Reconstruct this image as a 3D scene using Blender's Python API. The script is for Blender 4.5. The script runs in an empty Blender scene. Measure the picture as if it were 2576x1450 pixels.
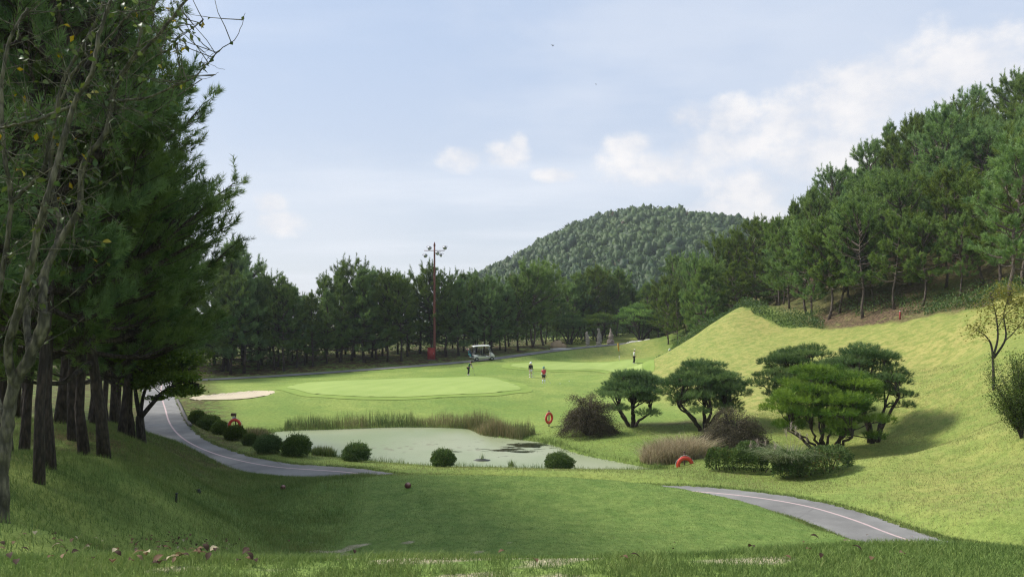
import bpy, bmesh, math, random
import numpy as np
from mathutils import Vector, Matrix

RAD = math.radians
rng = np.random.default_rng(11)
random.seed(11)
S = bpy.context.scene
COL = S.collection

# ------------------------------------------------------------------ camera, sky, sun, exposure
CZ, F, U0, VH = 7.2, 1867.0, 1288.0, 800.0        # eye height above the pond; focal length, centre and horizon for a 2576 wide frame
cam_d = bpy.data.cameras.new('camera')
cam = bpy.data.objects.new('camera', cam_d)
COL.objects.link(cam)
cam.location = (0, 0, CZ)
cam.rotation_euler = (RAD(90), 0, 0)
cam_d.sensor_fit = 'HORIZONTAL'
cam_d.sensor_width = 36.0
cam_d.lens = F / 2576.0 * 36.0
cam_d.shift_y = 75.0 / 2576.0
cam_d.clip_start = 0.1
cam_d.clip_end = 6000.0
S.camera = cam

SUN_EL, SUN_AZ = RAD(47), RAD(-74)                 # azimuth from +Y (ahead) towards +X (right)
SUN = Vector((math.cos(SUN_EL) * math.sin(SUN_AZ), math.cos(SUN_EL) * math.cos(SUN_AZ), math.sin(SUN_EL)))
sun_d = bpy.data.lights.new('sun', 'SUN')
sun_d.energy = 3.5
sun_d.angle = RAD(12.0)
sun_d.color = (1.0, 0.955, 0.87)
sun_o = bpy.data.objects.new('sun', sun_d)
COL.objects.link(sun_o)
sun_o.rotation_euler = (-SUN).to_track_quat('-Z', 'Y').to_euler()
sun_o.location = (-60, 20, 80)

S.render.engine = 'CYCLES'
S.view_settings.view_transform = 'Standard'
S.view_settings.look = 'None'
S.view_settings.exposure = 0.48
S.view_settings.gamma = 1.0
S.view_settings.use_curve_mapping = False
S.cycles.use_denoising = True
S.cycles.denoiser = 'OPENIMAGEDENOISE'
S.cycles.denoising_input_passes = 'RGB_ALBEDO_NORMAL'
S.cycles.denoising_prefilter = 'NONE'
S.cycles.pixel_filter_type = 'BLACKMAN_HARRIS'
S.cycles.filter_width = 1.25
S.cycles.sample_clamp_indirect = 4.0
S.cycles.max_bounces = 5
S.cycles.diffuse_bounces = 3
S.cycles.glossy_bounces = 2
S.cycles.transmission_bounces = 3
S.cycles.volume_bounces = 0
S.cycles.transparent_max_bounces = 6


class NT:
    """small helper round a node tree"""
    def __init__(self, tree):
        self.t = tree; self.n = tree.nodes; self.l = tree.links
    def add(self, kind, **kw):
        nd = self.n.new(kind)
        for k, v in kw.items():
            setattr(nd, k, v)
        return nd
    def put(self, sock, v):
        if v is None: return
        if hasattr(v, 'is_linked') or isinstance(v, bpy.types.NodeSocket):
            self.l.new(v, sock)
        else:
            if isinstance(v, (tuple, list)) and len(v) == 3 and sock.type == 'RGBA': v = (*v, 1)
            sock.default_value = v
    def math(self, op, a, b=None, c=None, clamp=False):
        nd = self.add('ShaderNodeMath', operation=op, use_clamp=clamp)
        for i, v in enumerate((a, b, c)):
            if v is not None: self.put(nd.inputs[i], v)
        return nd.outputs[0]
    def vmath(self, op, a, b=None):
        nd = self.add('ShaderNodeVectorMath', operation=op)
        self.put(nd.inputs[0], a)
        if b is not None: self.put(nd.inputs[1], b)
        return nd.outputs[0]
    def noise(self, vec, scale, detail=4, rough=0.55, dist=0.0, dim='3D'):
        nd = self.add('ShaderNodeTexNoise', noise_dimensions=dim)
        if vec is not None: self.put(nd.inputs['Vector'], vec)
        nd.inputs['Scale'].default_value = scale
        nd.inputs['Detail'].default_value = detail
        nd.inputs['Roughness'].default_value = rough
        nd.inputs['Distortion'].default_value = dist
        return nd.outputs[0]
    def mix(self, fac, a, b, mode='MIX'):
        nd = self.add('ShaderNodeMix', data_type='RGBA', blend_type=mode)
        self.put(nd.inputs[0], fac); self.put(nd.inputs[6], a); self.put(nd.inputs[7], b)
        return nd.outputs[2]
    def ramp(self, fac, lo, hi):
        nd = self.add('ShaderNodeMapRange', interpolation_type='SMOOTHSTEP')
        self.put(nd.inputs[0], fac)
        nd.inputs[1].default_value = lo; nd.inputs[2].default_value = hi
        return nd.outputs[0]
    def attr(self, name):
        return self.add('ShaderNodeAttribute', attribute_name=name).outputs['Fac']
    def coord(self, which='Object'):
        return self.add('ShaderNodeTexCoord').outputs[which]
    def mapping(self, vec, scale=(1, 1, 1), loc=(0, 0, 0), rot=(0, 0, 0)):
        nd = self.add('ShaderNodeMapping')
        self.put(nd.inputs[0], vec)
        nd.inputs['Location'].default_value = loc
        nd.inputs['Rotation'].default_value = rot
        nd.inputs['Scale'].default_value = scale
        return nd.outputs[0]
    def bump(self, height, strength, dist=0.02):
        nd = self.add('ShaderNodeBump')
        nd.inputs['Strength'].default_value = strength
        nd.inputs['Distance'].default_value = dist
        self.put(nd.inputs['Height'], height)
        return nd.outputs[0]


# the sky: Nishita air with thin high cloud and a few heaps of cumulus
world = bpy.data.worlds.new('World')
S.world = world
world.use_nodes = True
w = NT(world.node_tree)
w.n.clear()
sky = w.add('ShaderNodeTexSky', sky_type='NISHITA')
sky.sun_disc = False
sky.sun_elevation = SUN_EL
sky.sun_rotation = SUN_AZ
sky.altitude = 60
sky.air_density = 1.0
sky.dust_density = 1.4
sky.ozone_density = 1.6
dirv = w.coord('Generated')
sep = w.add('ShaderNodeSeparateXYZ'); w.l.new(dirv, sep.inputs[0])
az = w.math('ARCTAN2', sep.outputs[0], sep.outputs[1])
el = w.math('ARCSINE', sep.outputs[2])
ae = w.add('ShaderNodeCombineXYZ'); w.l.new(az, ae.inputs[0]); w.l.new(el, ae.inputs[1])
ae = ae.outputs[0]
# thin cirrus: noise on the plane of a high layer, drawn out sideways
den = w.math('ADD', w.math('MAXIMUM', sep.outputs[2], 0.0), 0.12)
pl = w.add('ShaderNodeCombineXYZ')
w.l.new(w.math('DIVIDE', sep.outputs[0], den), pl.inputs[0]); w.l.new(w.math('DIVIDE', sep.outputs[1], den), pl.inputs[1])
cir = w.noise(w.mapping(pl.outputs[0], (0.55, 1.3, 1), (1.7, 0.4, 0), (0, 0, RAD(-20))), 1.0, 5, 0.55)
cir2 = w.noise(w.mapping(pl.outputs[0], (0.5, 0.5, 1), (4.1, 2.2, 0)), 0.9, 3, 0.5)
cirrus = w.math('MULTIPLY', w.ramp(cir, 0.40, 0.74), w.ramp(cir2, 0.30, 0.58))
# veil that thickens to the right-hand horizon haze
veil = w.math('MULTIPLY', w.ramp(w.noise(w.mapping(ae, (1.0, 2.0, 1), (0.9, 0.2, 0)), 1.7, 5, 0.6), 0.40, 0.66), 0.75)
# cumulus: soft ellipses in azimuth and elevation, broken up by noise
wob = w.noise(w.mapping(ae, (1, 1.35, 1)), 11.0, 6, 0.60)
wob2 = w.noise(w.mapping(ae, (1, 1.2, 1), (3, 1, 0)), 3.2, 3, 0.5)
def ang(u, v):
    a = math.atan((u - U0) / F)
    return a, math.atan((VH - v) / F * math.cos(a))
CUM = [(1735, 300, 70, 52), (1830, 300, 88, 58), (1790, 370, 150, 60), (1590, 365, 75, 34), (1690, 420, 190, 60),
       (2010, 300, 120, 70), (2190, 250, 210, 130), (2090, 400, 190, 90), (1890, 480, 130, 62), (1850, 540, 180, 50),
       (1275, 390, 70, 38), (1305, 365, 30, 34), (1400, 440, 62, 24), (1160, 400, 70, 36), (680, 512, 48, 34), (2420, 190, 210, 110), (700, 560, 70, 36)]
acc = None
for (u, v, ru, rv) in CUM:
    a0, e0 = ang(u, v)
    da = w.math('DIVIDE', w.math('SUBTRACT', az, a0), ru / F)
    de = w.math('DIVIDE', w.math('SUBTRACT', el, e0), rv / F)
    d = w.math('SUBTRACT', 1.0, w.math('ADD', w.math('MULTIPLY', da, da), w.math('MULTIPLY', de, de)))
    acc = d if acc is None else w.math('SMOOTH_MAX', acc, d, 0.35)
acc = w.math('MAXIMUM', acc, -1.6)
# the same kind of heaps all round, beyond the frame too
band = w.math('SUBTRACT', 1.0, w.math('ABSOLUTE', w.math('DIVIDE', w.math('SUBTRACT', el, 0.16), 0.20)))
outside = w.ramp(w.math('ABSOLUTE', az), 0.72, 0.95)
rest = w.math('SUBTRACT', w.math('MULTIPLY', w.math('MULTIPLY', wob2, 2.6), w.math('MAXIMUM', band, 0.0)), 1.5)
acc = w.math('MAXIMUM', acc, w.math('SUBTRACT', rest, w.math('MULTIPLY', w.math('SUBTRACT', 1.0, outside), 3.0)))
cum = w.ramp(w.math('ADD', acc, w.math('MULTIPLY', w.math('SUBTRACT', wob, 0.5), 3.6)), -0.15, 1.05)
cum = w.math('MULTIPLY', cum, 0.78)
air = w.mix(0.74, sky.outputs[0], w.mix(w.ramp(el, 0.0, 0.42), (7.0, 7.35, 8.0), (5.3, 6.35, 8.2)))          # hazy late-summer air: milky, low contrast
c1 = w.mix(w.math('MULTIPLY', cirrus, 0.52), air, (7.9, 8.2, 8.8))
c2 = w.mix(w.math('MULTIPLY', veil, 0.45), c1, (7.3, 7.6, 8.2))
puff = w.mix(w.ramp(wob, 0.35, 0.7), (7.0, 7.1, 7.5), (9.0, 8.65, 8.4))
c3 = w.mix(cum, c2, puff)
bg = w.add('ShaderNodeBackground')
w.l.new(c3, bg.inputs[0])
bg.inputs[1].default_value = 0.085
out = w.add('ShaderNodeOutputWorld')
w.l.new(bg.outputs[0], out.inputs[0])
world.cycles.sampling_method = 'MANUAL'
world.cycles.sample_map_resolution = 512

# ------------------------------------------------------------------ helpers
def W(u, v, d):
    return ((u - U0) / F * d, d, CZ - (v - VH) / F * d)

def mesh_np(name, V, faces, attrs=None, smooth=False):
    me = bpy.data.meshes.new(name)
    V = np.asarray(V, dtype=np.float32).reshape(-1, 3)
    if not isinstance(faces, (list, tuple)): faces = [faces]
    faces = [np.asarray(f, dtype=np.int32) for f in faces if len(f)]
    me.vertices.add(len(V)); me.vertices.foreach_set('co', V.ravel())
    nl = sum(f.size for f in faces); npoly = sum(len(f) for f in faces)
    me.loops.add(nl); me.polygons.add(npoly)
    me.loops.foreach_set('vertex_index', np.concatenate([f.ravel() for f in faces]))
    tot = np.concatenate([np.full(len(f), f.shape[1], dtype=np.int32) for f in faces])
    st = np.concatenate([[0], np.cumsum(tot)[:-1]]).astype(np.int32)
    me.polygons.foreach_set('loop_start', st)
    try: me.polygons.foreach_set('loop_total', tot)
    except Exception: pass
    if attrs:
        for k, a in attrs.items():
            at = me.attributes.new(k, 'FLOAT', 'POINT')
            at.data.foreach_set('value', np.asarray(a, dtype=np.float32))
    me.update(calc_edges=True)
    if smooth:
        me.polygons.foreach_set('use_smooth', np.ones(npoly, dtype=bool))
    return me

def link(name, me, mat=None, parent=None, loc=None, rot=None, scale=None):
    o = bpy.data.objects.new(name, me)
    COL.objects.link(o)
    if mat is not None and me is not None and not me.materials: me.materials.append(mat)
    if parent is not None: o.parent = parent
    if loc is not None: o.location = loc
    if rot is not None: o.rotation_euler = rot
    if scale is not None: o.scale = scale
    return o

def tag(o, label=None, cat=None, group=None, kind=None):
    if label: o['label'] = label
    if cat: o['category'] = cat
    if group: o['group'] = group
    if kind: o['kind'] = kind
    return o

def thing(name, label, cat, loc=(0, 0, 0), rot=(0, 0, 0), scale=(1, 1, 1), group=None):
    o = bpy.data.objects.new(name, None)
    o.empty_display_size = 0.2
    COL.objects.link(o)
    o.location = loc; o.rotation_euler = rot; o.scale = scale
    return tag(o, label, cat, group)

def norm(a):
    return a / np.maximum(np.linalg.norm(a, axis=-1, keepdims=True), 1e-9)

class Geo:
    """gathers vertices and faces of one mesh"""
    def __init__(self): self.V = []; self.T = []; self.Q = []; self.A = []; self.n = 0
    def add(self, V, T=None, Q=None, a=0.0):
        V = np.asarray(V, dtype=float).reshape(-1, 3)
        if T is not None and len(T): self.T.append(np.asarray(T) + self.n)
        if Q is not None and len(Q): self.Q.append(np.asarray(Q) + self.n)
        self.V.append(V)
        self.A.append(np.broadcast_to(np.asarray(a, dtype=float), (len(V),)))
        self.n += len(V)
    def tube(self, P, r, sides=6, a=0.0, cap=True):
        P = np.asarray(P, dtype=float); n = len(P)
        r = np.broadcast_to(np.asarray(r, dtype=float), (n,))
        T = np.gradient(P, axis=0); T = norm(T)
        ref = np.array([0.0, 0, 1]) if abs(T[:, 2]).mean() < 0.8 else np.array([1.0, 0, 0])
        s = norm(np.cross(T, ref)); b = np.cross(T, s)
        an = np.linspace(0, 2 * np.pi, sides, endpoint=False)
        ring = (np.cos(an)[None, :, None] * s[:, None, :] + np.sin(an)[None, :, None] * b[:, None, :]) * r[:, None, None] + P[:, None, :]
        i = np.arange(n - 1)[:, None] * sides; j = np.arange(sides)[None, :]; k = (j + 1) % sides
        Q = np.stack([i + j, i + k, i + sides + k, i + sides + j], -1).reshape(-1, 4)
        V = ring.reshape(-1, 3)
        if cap:
            V = np.vstack([V, P[:1], P[-1:]])
            jj = np.arange(sides); kk = (jj + 1) % sides
            T0 = np.stack([kk, jj, np.full(sides, n * sides)], -1)
            T1 = np.stack([jj + (n - 1) * sides, kk + (n - 1) * sides, np.full(sides, n * sides + 1)], -1)
            self.add(V, np.vstack([T0, T1]), Q, a)
        else:
            self.add(V, None, Q, a)
    def box(self, c, s, rz=0.0, a=0.0, tilt=None, bev=0.0):
        x, y, z = [q / 2 for q in s]
        V = np.array([(sx * x, sy * y, sz * z) for sz in (-1, 1) for sy in (-1, 1) for sx in (-1, 1)], dtype=float)
        Q = [(0, 2, 3, 1), (4, 5, 7, 6), (0, 1, 5, 4), (2, 6, 7, 3), (0, 4, 6, 2), (1, 3, 7, 5)]
        M = Matrix.Rotation(rz, 3, 'Z')
        if tilt is not None: M = M @ Matrix.Rotation(tilt[1], 3, tilt[0])
        V = V @ np.array(M).T + np.asarray(c)
        self.add(V, None, Q, a)
    def prism(self, pts, y0, y1, a=0.0, axis='y'):
        """a side outline in x, z pushed through y"""
        n = len(pts)
        V = [(p[0], y0, p[1]) for p in pts] + [(p[0], y1, p[1]) for p in pts]
        j = np.arange(n); k = (j + 1) % n
        Q = np.stack([j, k, k + n, j + n], -1)
        c0 = np.mean(V[:n], axis=0); c1 = np.mean(V[n:], axis=0)
        V = np.vstack([V, [c0, c1]])
        T = np.vstack([np.stack([k, j, np.full(n, 2 * n)], -1), np.stack([j + n, k + n, np.full(n, 2 * n + 1)], -1)])
        self.add(V, T, Q, a)
    def ball(self, c, r, nu=10, nv=7, a=0.0, noise=0.0):
        r = np.broadcast_to(np.asarray(r, dtype=float), (3,))
        th = np.linspace(0, np.pi, nv)[1:-1]; ph = np.linspace(0, 2 * np.pi, nu, endpoint=False)
        P = np.stack([np.sin(th)[:, None] * np.cos(ph), np.sin(th)[:, None] * np.sin(ph), np.repeat(np.cos(th)[:, None], nu, 1)], -1).reshape(-1, 3)
        P = np.vstack([P, [[0, 0, 1], [0, 0, -1]]])
        if noise: P = P * (1 + noise * (rng.random(len(P)) - 0.5))[:, None]
        V = P * r + np.asarray(c)
        m = nv - 2
        i = np.arange(m - 1)[:, None] * nu; j = np.arange(nu)[None, :]; k = (j + 1) % nu
        Q = np.stack([i + j, i + nu + j, i + nu + k, i + k], -1).reshape(-1, 4)
        jj = np.arange(nu); kk = (jj + 1) % nu; top = m * nu
        T = np.vstack([np.stack([jj, kk, np.full(nu, top)], -1), np.stack([kk + (m - 1) * nu, jj + (m - 1) * nu, np.full(nu, top + 1)], -1)])
        self.add(V, T, Q, a)
    def lathe(self, prof, c=(0, 0, 0), n=14, a=0.0, sx=1.0, sy=1.0):
        prof = np.asarray(prof, dtype=float); m = len(prof)
        an = np.linspace(0, 2 * np.pi, n, endpoint=False)
        V = np.stack([prof[:, 0:1] * np.cos(an) * sx, prof[:, 0:1] * np.sin(an) * sy, np.repeat(prof[:, 1:2], n, 1)], -1).reshape(-1, 3) + np.asarray(c)
        i = np.arange(m - 1)[:, None] * n; j = np.arange(n)[None, :]; k = (j + 1) % n
        self.add(V, None, np.stack([i + j, i + k, i + n + k, i + n + j], -1).reshape(-1, 4), a)
    def mesh(self, name, smooth=False):
        V = np.vstack(self.V)
        f = []
        if self.T: f.append(np.vstack(self.T))
        if self.Q: f.append(np.vstack(self.Q))
        return mesh_np(name, V, f, {'var': np.concatenate(self.A)}, smooth)
    def obj(self, name, mat, parent=None, smooth=False, **kw):
        return link(name, self.mesh(name, smooth), mat, parent, **kw)

def copy_thing(root, loc, rotz=0.0, scale=1.0, label=None, group=None, tilt=(0, 0)):
    r = root.copy(); COL.objects.link(r)
    r.location = loc; r.rotation_euler = (tilt[0], tilt[1], rotz)
    r.scale = (scale, scale, scale) if not isinstance(scale, (tuple, list)) else scale
    if label: r['label'] = label
    if group: r['group'] = group
    for ch in root.children:
        c = ch.copy(); COL.objects.link(c); c.parent = r
        for g in ch.children:
            d = g.copy(); COL.objects.link(d); d.parent = c
    return r

def smooth01(x): x = np.clip(x, 0, 1); return x * x * (3 - 2 * x)

def vnoise(x, y, scale, seed=0):
    """smooth value noise, about -1..1"""
    x = np.asarray(x) / scale + 1000.3 + seed * 17.1; y = np.asarray(y) / scale + 1000.7 + seed * 9.7
    xi = np.floor(x).astype(np.int64); yi = np.floor(y).astype(np.int64)
    fx = smooth01(x - xi); fy = smooth01(y - yi)
    def h(a, b):
        k = (a * 374761393 + b * 668265263 + seed * 1442695) & 0x7fffffff
        k = ((k ^ (k >> 13)) * 1274126177) & 0x7fffffff
        return ((k ^ (k >> 16)) & 0xffff) / 32767.5 - 1
    return (h(xi, yi) * (1 - fx) + h(xi + 1, yi) * fx) * (1 - fy) + (h(xi, yi + 1) * (1 - fx) + h(xi + 1, yi + 1) * fx) * fy

def poly_sdf(x, y, poly):
    """signed distance to a closed polygon (inside negative)"""
    x = np.asarray(x, dtype=float); y = np.asarray(y, dtype=float)
    d = np.full(x.shape, 1e9); ins = np.zeros(x.shape, bool)
    n = len(poly)
    for i in range(n):
        ax, ay = poly[i]; bx, by = poly[(i + 1) % n]
        ex, ey = bx - ax, by - ay
        t = np.clip(((x - ax) * ex + (y - ay) * ey) / (ex * ex + ey * ey), 0, 1)
        d = np.minimum(d, np.hypot(x - ax - t * ex, y - ay - t * ey))
        c = ((ay > y) != (by > y))
        with np.errstate(divide='ignore', invalid='ignore'):
            xx = ex * (y - ay) / (ey if ey != 0 else 1e-12) + ax
        ins ^= c & (x < xx)
    return np.where(ins, -d, d)

def catmull(P, n=8, closed=False):
    P = np.asarray(P, dtype=float); m = len(P); out = []
    rngi = range(m if closed else m - 1)
    for i in rngi:
        if closed: p0, p1, p2, p3 = P[(i - 1) % m], P[i], P[(i + 1) % m], P[(i + 2) % m]
        else: p0, p1, p2, p3 = P[max(i - 1, 0)], P[i], P[i + 1], P[min(i + 2, m - 1)]
        for t in np.linspace(0, 1, n, endpoint=False):
            out.append(0.5 * ((2 * p1) + (-p0 + p2) * t + (2 * p0 - 5 * p1 + 4 * p2 - p3) * t * t + (-p0 + 3 * p1 - 3 * p2 + p3) * t ** 3))
    if not closed: out.append(P[-1])
    return np.array(out)

# ------------------------------------------------------------------ the lie of the land
PATH = catmull([(-36, 76, 1.0), (-30.4, 63.6, .9), (-24.6, 52, .8), (-21, 45, .7), (-17.7, 39.7, .6), (-14.2, 35.6, .55), (-10.7, 32.9, .55), (-7.2, 31.5, .6),
                (-3.9, 29.7, .55), (0, 28.3, .48), (3.5, 27.5, .74), (6.3, 26.7, .90), (8.3, 25.5, .97), (9.5, 23.9, 1.05), (10.1, 21.9, 1.12), (10.4, 20.0, 1.2), (11.4, 18.3, 1.3), (14, 17.0, 1.45), (22, 15.8, 2.0), (30, 14, 2.6)], 8)
PATHW = 1.18
BACKPATH = catmull([(-46, 77, .3), (-31, 83, .5), (-18, 89, 1.0), (-6.6, 94.5, 1.6), (-2, 97.5, 1.95), (3, 103, 2.35), (9, 109.5, 2.75), (15, 115, 3.05), (24, 121, 3.6)], 8)
POND = catmull([(-13, 42), (-10.8, 39.6), (-8, 37.6), (-4, 36), (0, 35.4), (4, 34.9), (6.6, 34.6), (6.6, 35.8), (3.8, 39.2), (2.3, 42.4), (0.9, 43.9),
                (-1.6, 45.8), (-2.3, 48.4), (-7, 49.3), (-11, 48.4), (-14.8, 47.5), (-15.2, 44.6)], 5, True)
BUNKER = catmull([(-25.6, 59.5), (-24.6, 62.2), (-22.6, 63.8), (-20.7, 63.2), (-19.5, 60.8), (-20.3, 58.2), (-22.6, 57.2), (-24.8, 57.6)], 6, True)

CTRL = [W(*q) for q in [
    # bank with the pines on the left
    (5, 1340, 10), (110, 1228, 13.2), (215, 1158, 17), (262, 1146, 17), (360, 1115, 22), (60, 1130, 19), (305, 1092, 25), (330, 1075, 29),
    (545, 1185, 27.5), (470, 1165, 29), (560, 1245, 24), (620, 1300, 20.5), (690, 1372, 17.6), (450, 1250, 19),
    # tee
    (900, 1199, 26.3), (1100, 1197, 25.8), (1400, 1206, 24.7), (1600, 1220, 23.9), (800, 1215, 25), (1026, 1226, 24.0), (1300, 1280, 21.8), (1900, 1265, 22.6), (2060, 1315, 20.2), (1000, 1330, 19.4), (1600, 1330, 19.4), (1300, 1372, 17.6), (1800, 1372, 17.6),
    # strip between path and pond
    (900, 1166, 34.4), (1200, 1174, 33.6), (1500, 1178, 32.8), (1750, 1192, 30.8),
    (560, 1110, 40), (500, 1080, 46), (650, 1100, 42),
    # fairway beyond the pond
    (700, 1045, 52), (1000, 1040, 53.5), (1300, 1040, 53), (600, 1010, 56.5), (1000, 1010, 57.5), (1350, 1010, 59),
    (680, 985, 62), (500, 985, 66),
    # left green
    (930, 999, 58.8), (1200, 991, 60.5), (770, 989, 60.5), (1308, 978, 64), (725, 975, 66), (1000, 953, 74), (1230, 950, 75.5), (850, 958, 72),
    # lawn to the right of it
    (1368, 962, 74), (1335, 946, 80), (1178, 942, 80), (1450, 965, 69), (1480, 1000, 60), (1420, 1040, 52.5), (1500, 945, 76),
    # right green and beyond
    (1290, 922, 88), (1450, 932, 86), (1600, 932, 85), (1450, 911, 98), (1600, 911, 98), (1640, 880, 108), (1560, 862, 114), (1620, 852, 117),
    (560, 957, 80), (800, 936, 88), (1000, 922, 92), (1160, 913, 94.5), (1250, 905, 97), (1400, 886, 107), (1535, 868, 115),
    (640, 930, 90), (800, 898, 97), (1000, 888, 103), (1250, 882, 106), (1400, 873, 112), (500, 930, 88),
    # bank above the pond inlet, pines and the hill
    (1590, 1072, 45.5), (1770, 1082, 43), (1500, 1100, 43), (1560, 1130, 39.5), (1700, 1150, 36.5), (1800, 1120, 39), (1700, 1060, 47),
    (2080, 1137, 34.5), (2195, 1112, 37.7), (1640, 1010, 55), (1500, 975, 67), (1900, 1062, 43),
    (1650, 920, 72), (1700, 882, 74), (1760, 840, 76), (1820, 797, 78), (1862, 770, 80), (1900, 772, 79), (1935, 800, 75), (1970, 822, 71.5), (2060, 828, 66), (2200, 818, 60.5), (2350, 795, 55.5), (2480, 770, 51),
    (1750, 940, 62), (1800, 870, 70), (1900, 900, 62), (1900, 980, 52), (2060, 900, 56), (2060, 1000, 46), (2250, 900, 50), (2250, 1000, 42), (2400, 900, 45), (2400, 1000, 38),
    (2576, 740, 48), (2576, 850, 41), (2576, 950, 35.5), (2576, 1075, 27.5), (2576, 1180, 23.5), (2576, 1280, 20), (2400, 1100, 33), (2300, 1200, 26.8), (2150, 1190, 28.6), (2000, 1215, 28.8), (2450, 1250, 22.6), (2450, 1160, 27),
]] + [
    # behind the ridges and round about
    (27, 92, 5.5), (19, 84, 2.6), (15, 92, 1.9), (26, 108, 4.6), (33, 84, 9.5), (37, 110, 11.5), (45, 105, 15), (46, 95, 18.3), (51, 90, 21.3), (55, 85, 22.8), (62, 80, 25.6), (40, 72, 14), (36, 62, 9.8), (45, 62, 15.5), (55, 68, 19.5),
    (40, 52, 10.5), (50, 52, 16), (34, 40, 7.5), (45, 40, 12), (28, 30, 5), (38, 26, 7), (24, 18, 2.8), (34, 14, 4), (66, 100, 26), (60, 115, 25), (48, 125, 16), (34, 128, 7), (22, 130, 4.5), (75, 70, 28), (75, 45, 24), (60, 30, 16),
    (-12, 5, 5.2), (-16, 12, 4.9), (-15, 20, 4.2), (-18, 27, 3.2), (-24, 36, 2.2), (-32, 48, 1.6), (-40, 60, 1.4), (-50, 75, 1.2), (-60, 90, 1.6), (-30, 22, 5), (-45, 40, 3.5), (-60, 60, 2.5), (-40, 8, 6), (-65, 30, 5),
    (-40, 95, 2.0), (-45, 110, 2.2), (-25, 115, 2.5), (0, 118, 3), (10, 128, 3.4), (-10, 130, 2.8), (-60, 120, 2),
    (-4, 10, 1.9), (2, 10, 1.9), (7, 12, 1.9), (12, 11, 2.2), (0, 3, 1.9), (8, 3, 2.4), (20, 5, 3.0), (0, -12, 3), (-15, -10, 5), (20, -10, 4),
]
_C = np.array(CTRL)
_c0 = _C[:, :2].mean(0); _sc = 30.0
def _tp(r2): return 0.5 * r2 * np.log(np.maximum(r2, 1e-12))
_P = (_C[:, :2] - _c0) / _sc
_K = _tp(((_P[:, None] - _P[None]) ** 2).sum(-1)) + np.eye(len(_P)) * 2e-4
_Q = np.hstack([np.ones((len(_P), 1)), _P])
_A = np.block([[_K, _Q], [_Q.T, np.zeros((3, 3))]])
_sol = np.linalg.solve(_A, np.concatenate([_C[:, 2], np.zeros(3)]))

def _rbf(x, y):
    p = (np.stack([x, y], -1).reshape(-1, 2) - _c0) / _sc
    o = np.empty(len(p))
    for s in range(0, len(p), 20000):
        q = p[s:s + 20000]
        o[s:s + 20000] = _tp(((q[:, None] - _P[None]) ** 2).sum(-1)) @ _sol[:-3] + _sol[-3] + q @ _sol[-2:]
    return o.reshape(np.shape(x))

def _line(x, y, L):
    """distance to a polyline with heights, and the height there"""
    x = np.asarray(x, dtype=float); y = np.asarray(y, dtype=float)
    best = np.full(x.shape, 1e9); hz = np.zeros(x.shape)
    for (ax, ay, az_), (bx, by, bz) in zip(L[:-1], L[1:]):
        ex, ey = bx - ax, by - ay
        t = np.clip(((x - ax) * ex + (y - ay) * ey) / (ex * ex + ey * ey), 0, 1)
        d = np.hypot(x - ax - t * ex, y - ay - t * ey)
        m = d < best
        best = np.where(m, d, best); hz = np.where(m, az_ + t * (bz - az_), hz)
    return best, hz

def H(x, y, sheet=True):
    """height of the ground; sheet=True also digs the bed under path, pond and bunker"""
    x = np.asarray(x, dtype=float); y = np.asarray(y, dtype=float)
    xc = np.clip(x, -70, 80); yc = np.clip(y, -12, 132)
    z = _rbf(xc, yc)
    far = smooth01((np.hypot(x - xc, y - yc)) / 60.0)
    z = z * (1 - far) + far * 1.0
    # the hollow behind the lip beside the round-headed pines
    z = z - 0.75 * np.exp(-(((x - 16.1) / 2.0) ** 2 + ((y - 33.2) / 1.7) ** 2)) + 0.22 * np.exp(-(((x - 14.6) / 2.4) ** 2 + ((y - 30.0) / 0.9) ** 2))
    amp = smooth01((y - 45) / 30) * 0.06 + 0.05
    hill = smooth01((x - 9 - (70 - y) * 0.08) / 6)
    z = z + amp * vnoise(x, y, 6.5, 1) + (0.03 + 0.16 * hill) * vnoise(x, y, 3.1, 2) + (0.012 + 0.06 * hill) * vnoise(x, y, 1.2, 3)
    woods = smooth01((x - 30) / 10) * smooth01((y - 58) / 10)
    z = z + woods * 0.5 * vnoise(x, y, 5, 4)
    # high tee the camera stands on
    lip = 4.86 + 0.36 * np.exp(-((x - 2.9) / 1.3) ** 2) - 0.35 * smooth01((x - 3.3) / 0.8)
    s = 0.52 - 0.32 * smooth01((-3.0 - x) / 3.0)
    e = np.maximum(y - lip, 0)
    zn = 5.6 - s * e * smooth01(e / 1.2 + 0.25) + 0.02 * vnoise(x, y, 0.9, 5) - 0.06 * np.maximum(0, np.abs(x + 2) - 9)
    zn = zn - smooth01((np.abs(x + 3) - 9) / 8) * 3 - 0.22 * np.maximum(0, y - 8.5) ** 1.2
    k = 0.25
    h = np.clip(0.5 + 0.5 * (zn - z) / k, 0, 1)
    z = np.where(y < 30, z * (1 - h) + zn * h + k * h * (1 - h), z)
    # cart path bench
    d, hz = _line(x, y, PATH)
    t = smooth01((d - PATHW - 0.15) / 1.1)
    z = np.where(d < 5, hz * (1 - t) + z * t, z)
    d2, hz2 = _line(x, y, BACKPATH)
    t = smooth01((d2 - 1.5) / 2.0)
    z = np.where(d2 < 5, hz2 * (1 - t) + z * t, z)
    # pond and its banks
    ps = poly_sdf(x, y, POND)
    t = smooth01(ps / 2.2)
    z = np.where((ps < 2.2) & (ps > 0), np.minimum(z, 0.10 + t * np.maximum(z - 0.10, 0.3)), z)
    z = np.where(ps <= 0, 0.10 - 0.9 * smooth01(-ps / 0.8), z)
    # bunker
    bs = poly_sdf(x, y, BUNKER)
    z = np.where(bs < 0, z - 0.14 * smooth01(-bs / 0.9), z + 0.05 * np.exp(-(bs / 0.7) ** 2))
    if sheet:
        z = np.where(d < PATHW + 0.12, z - 0.06 * smooth01((PATHW + 0.12 - d) / 0.25), z)
        z = np.where(d2 < 1.4, z - 0.06, z)
    return z

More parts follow.
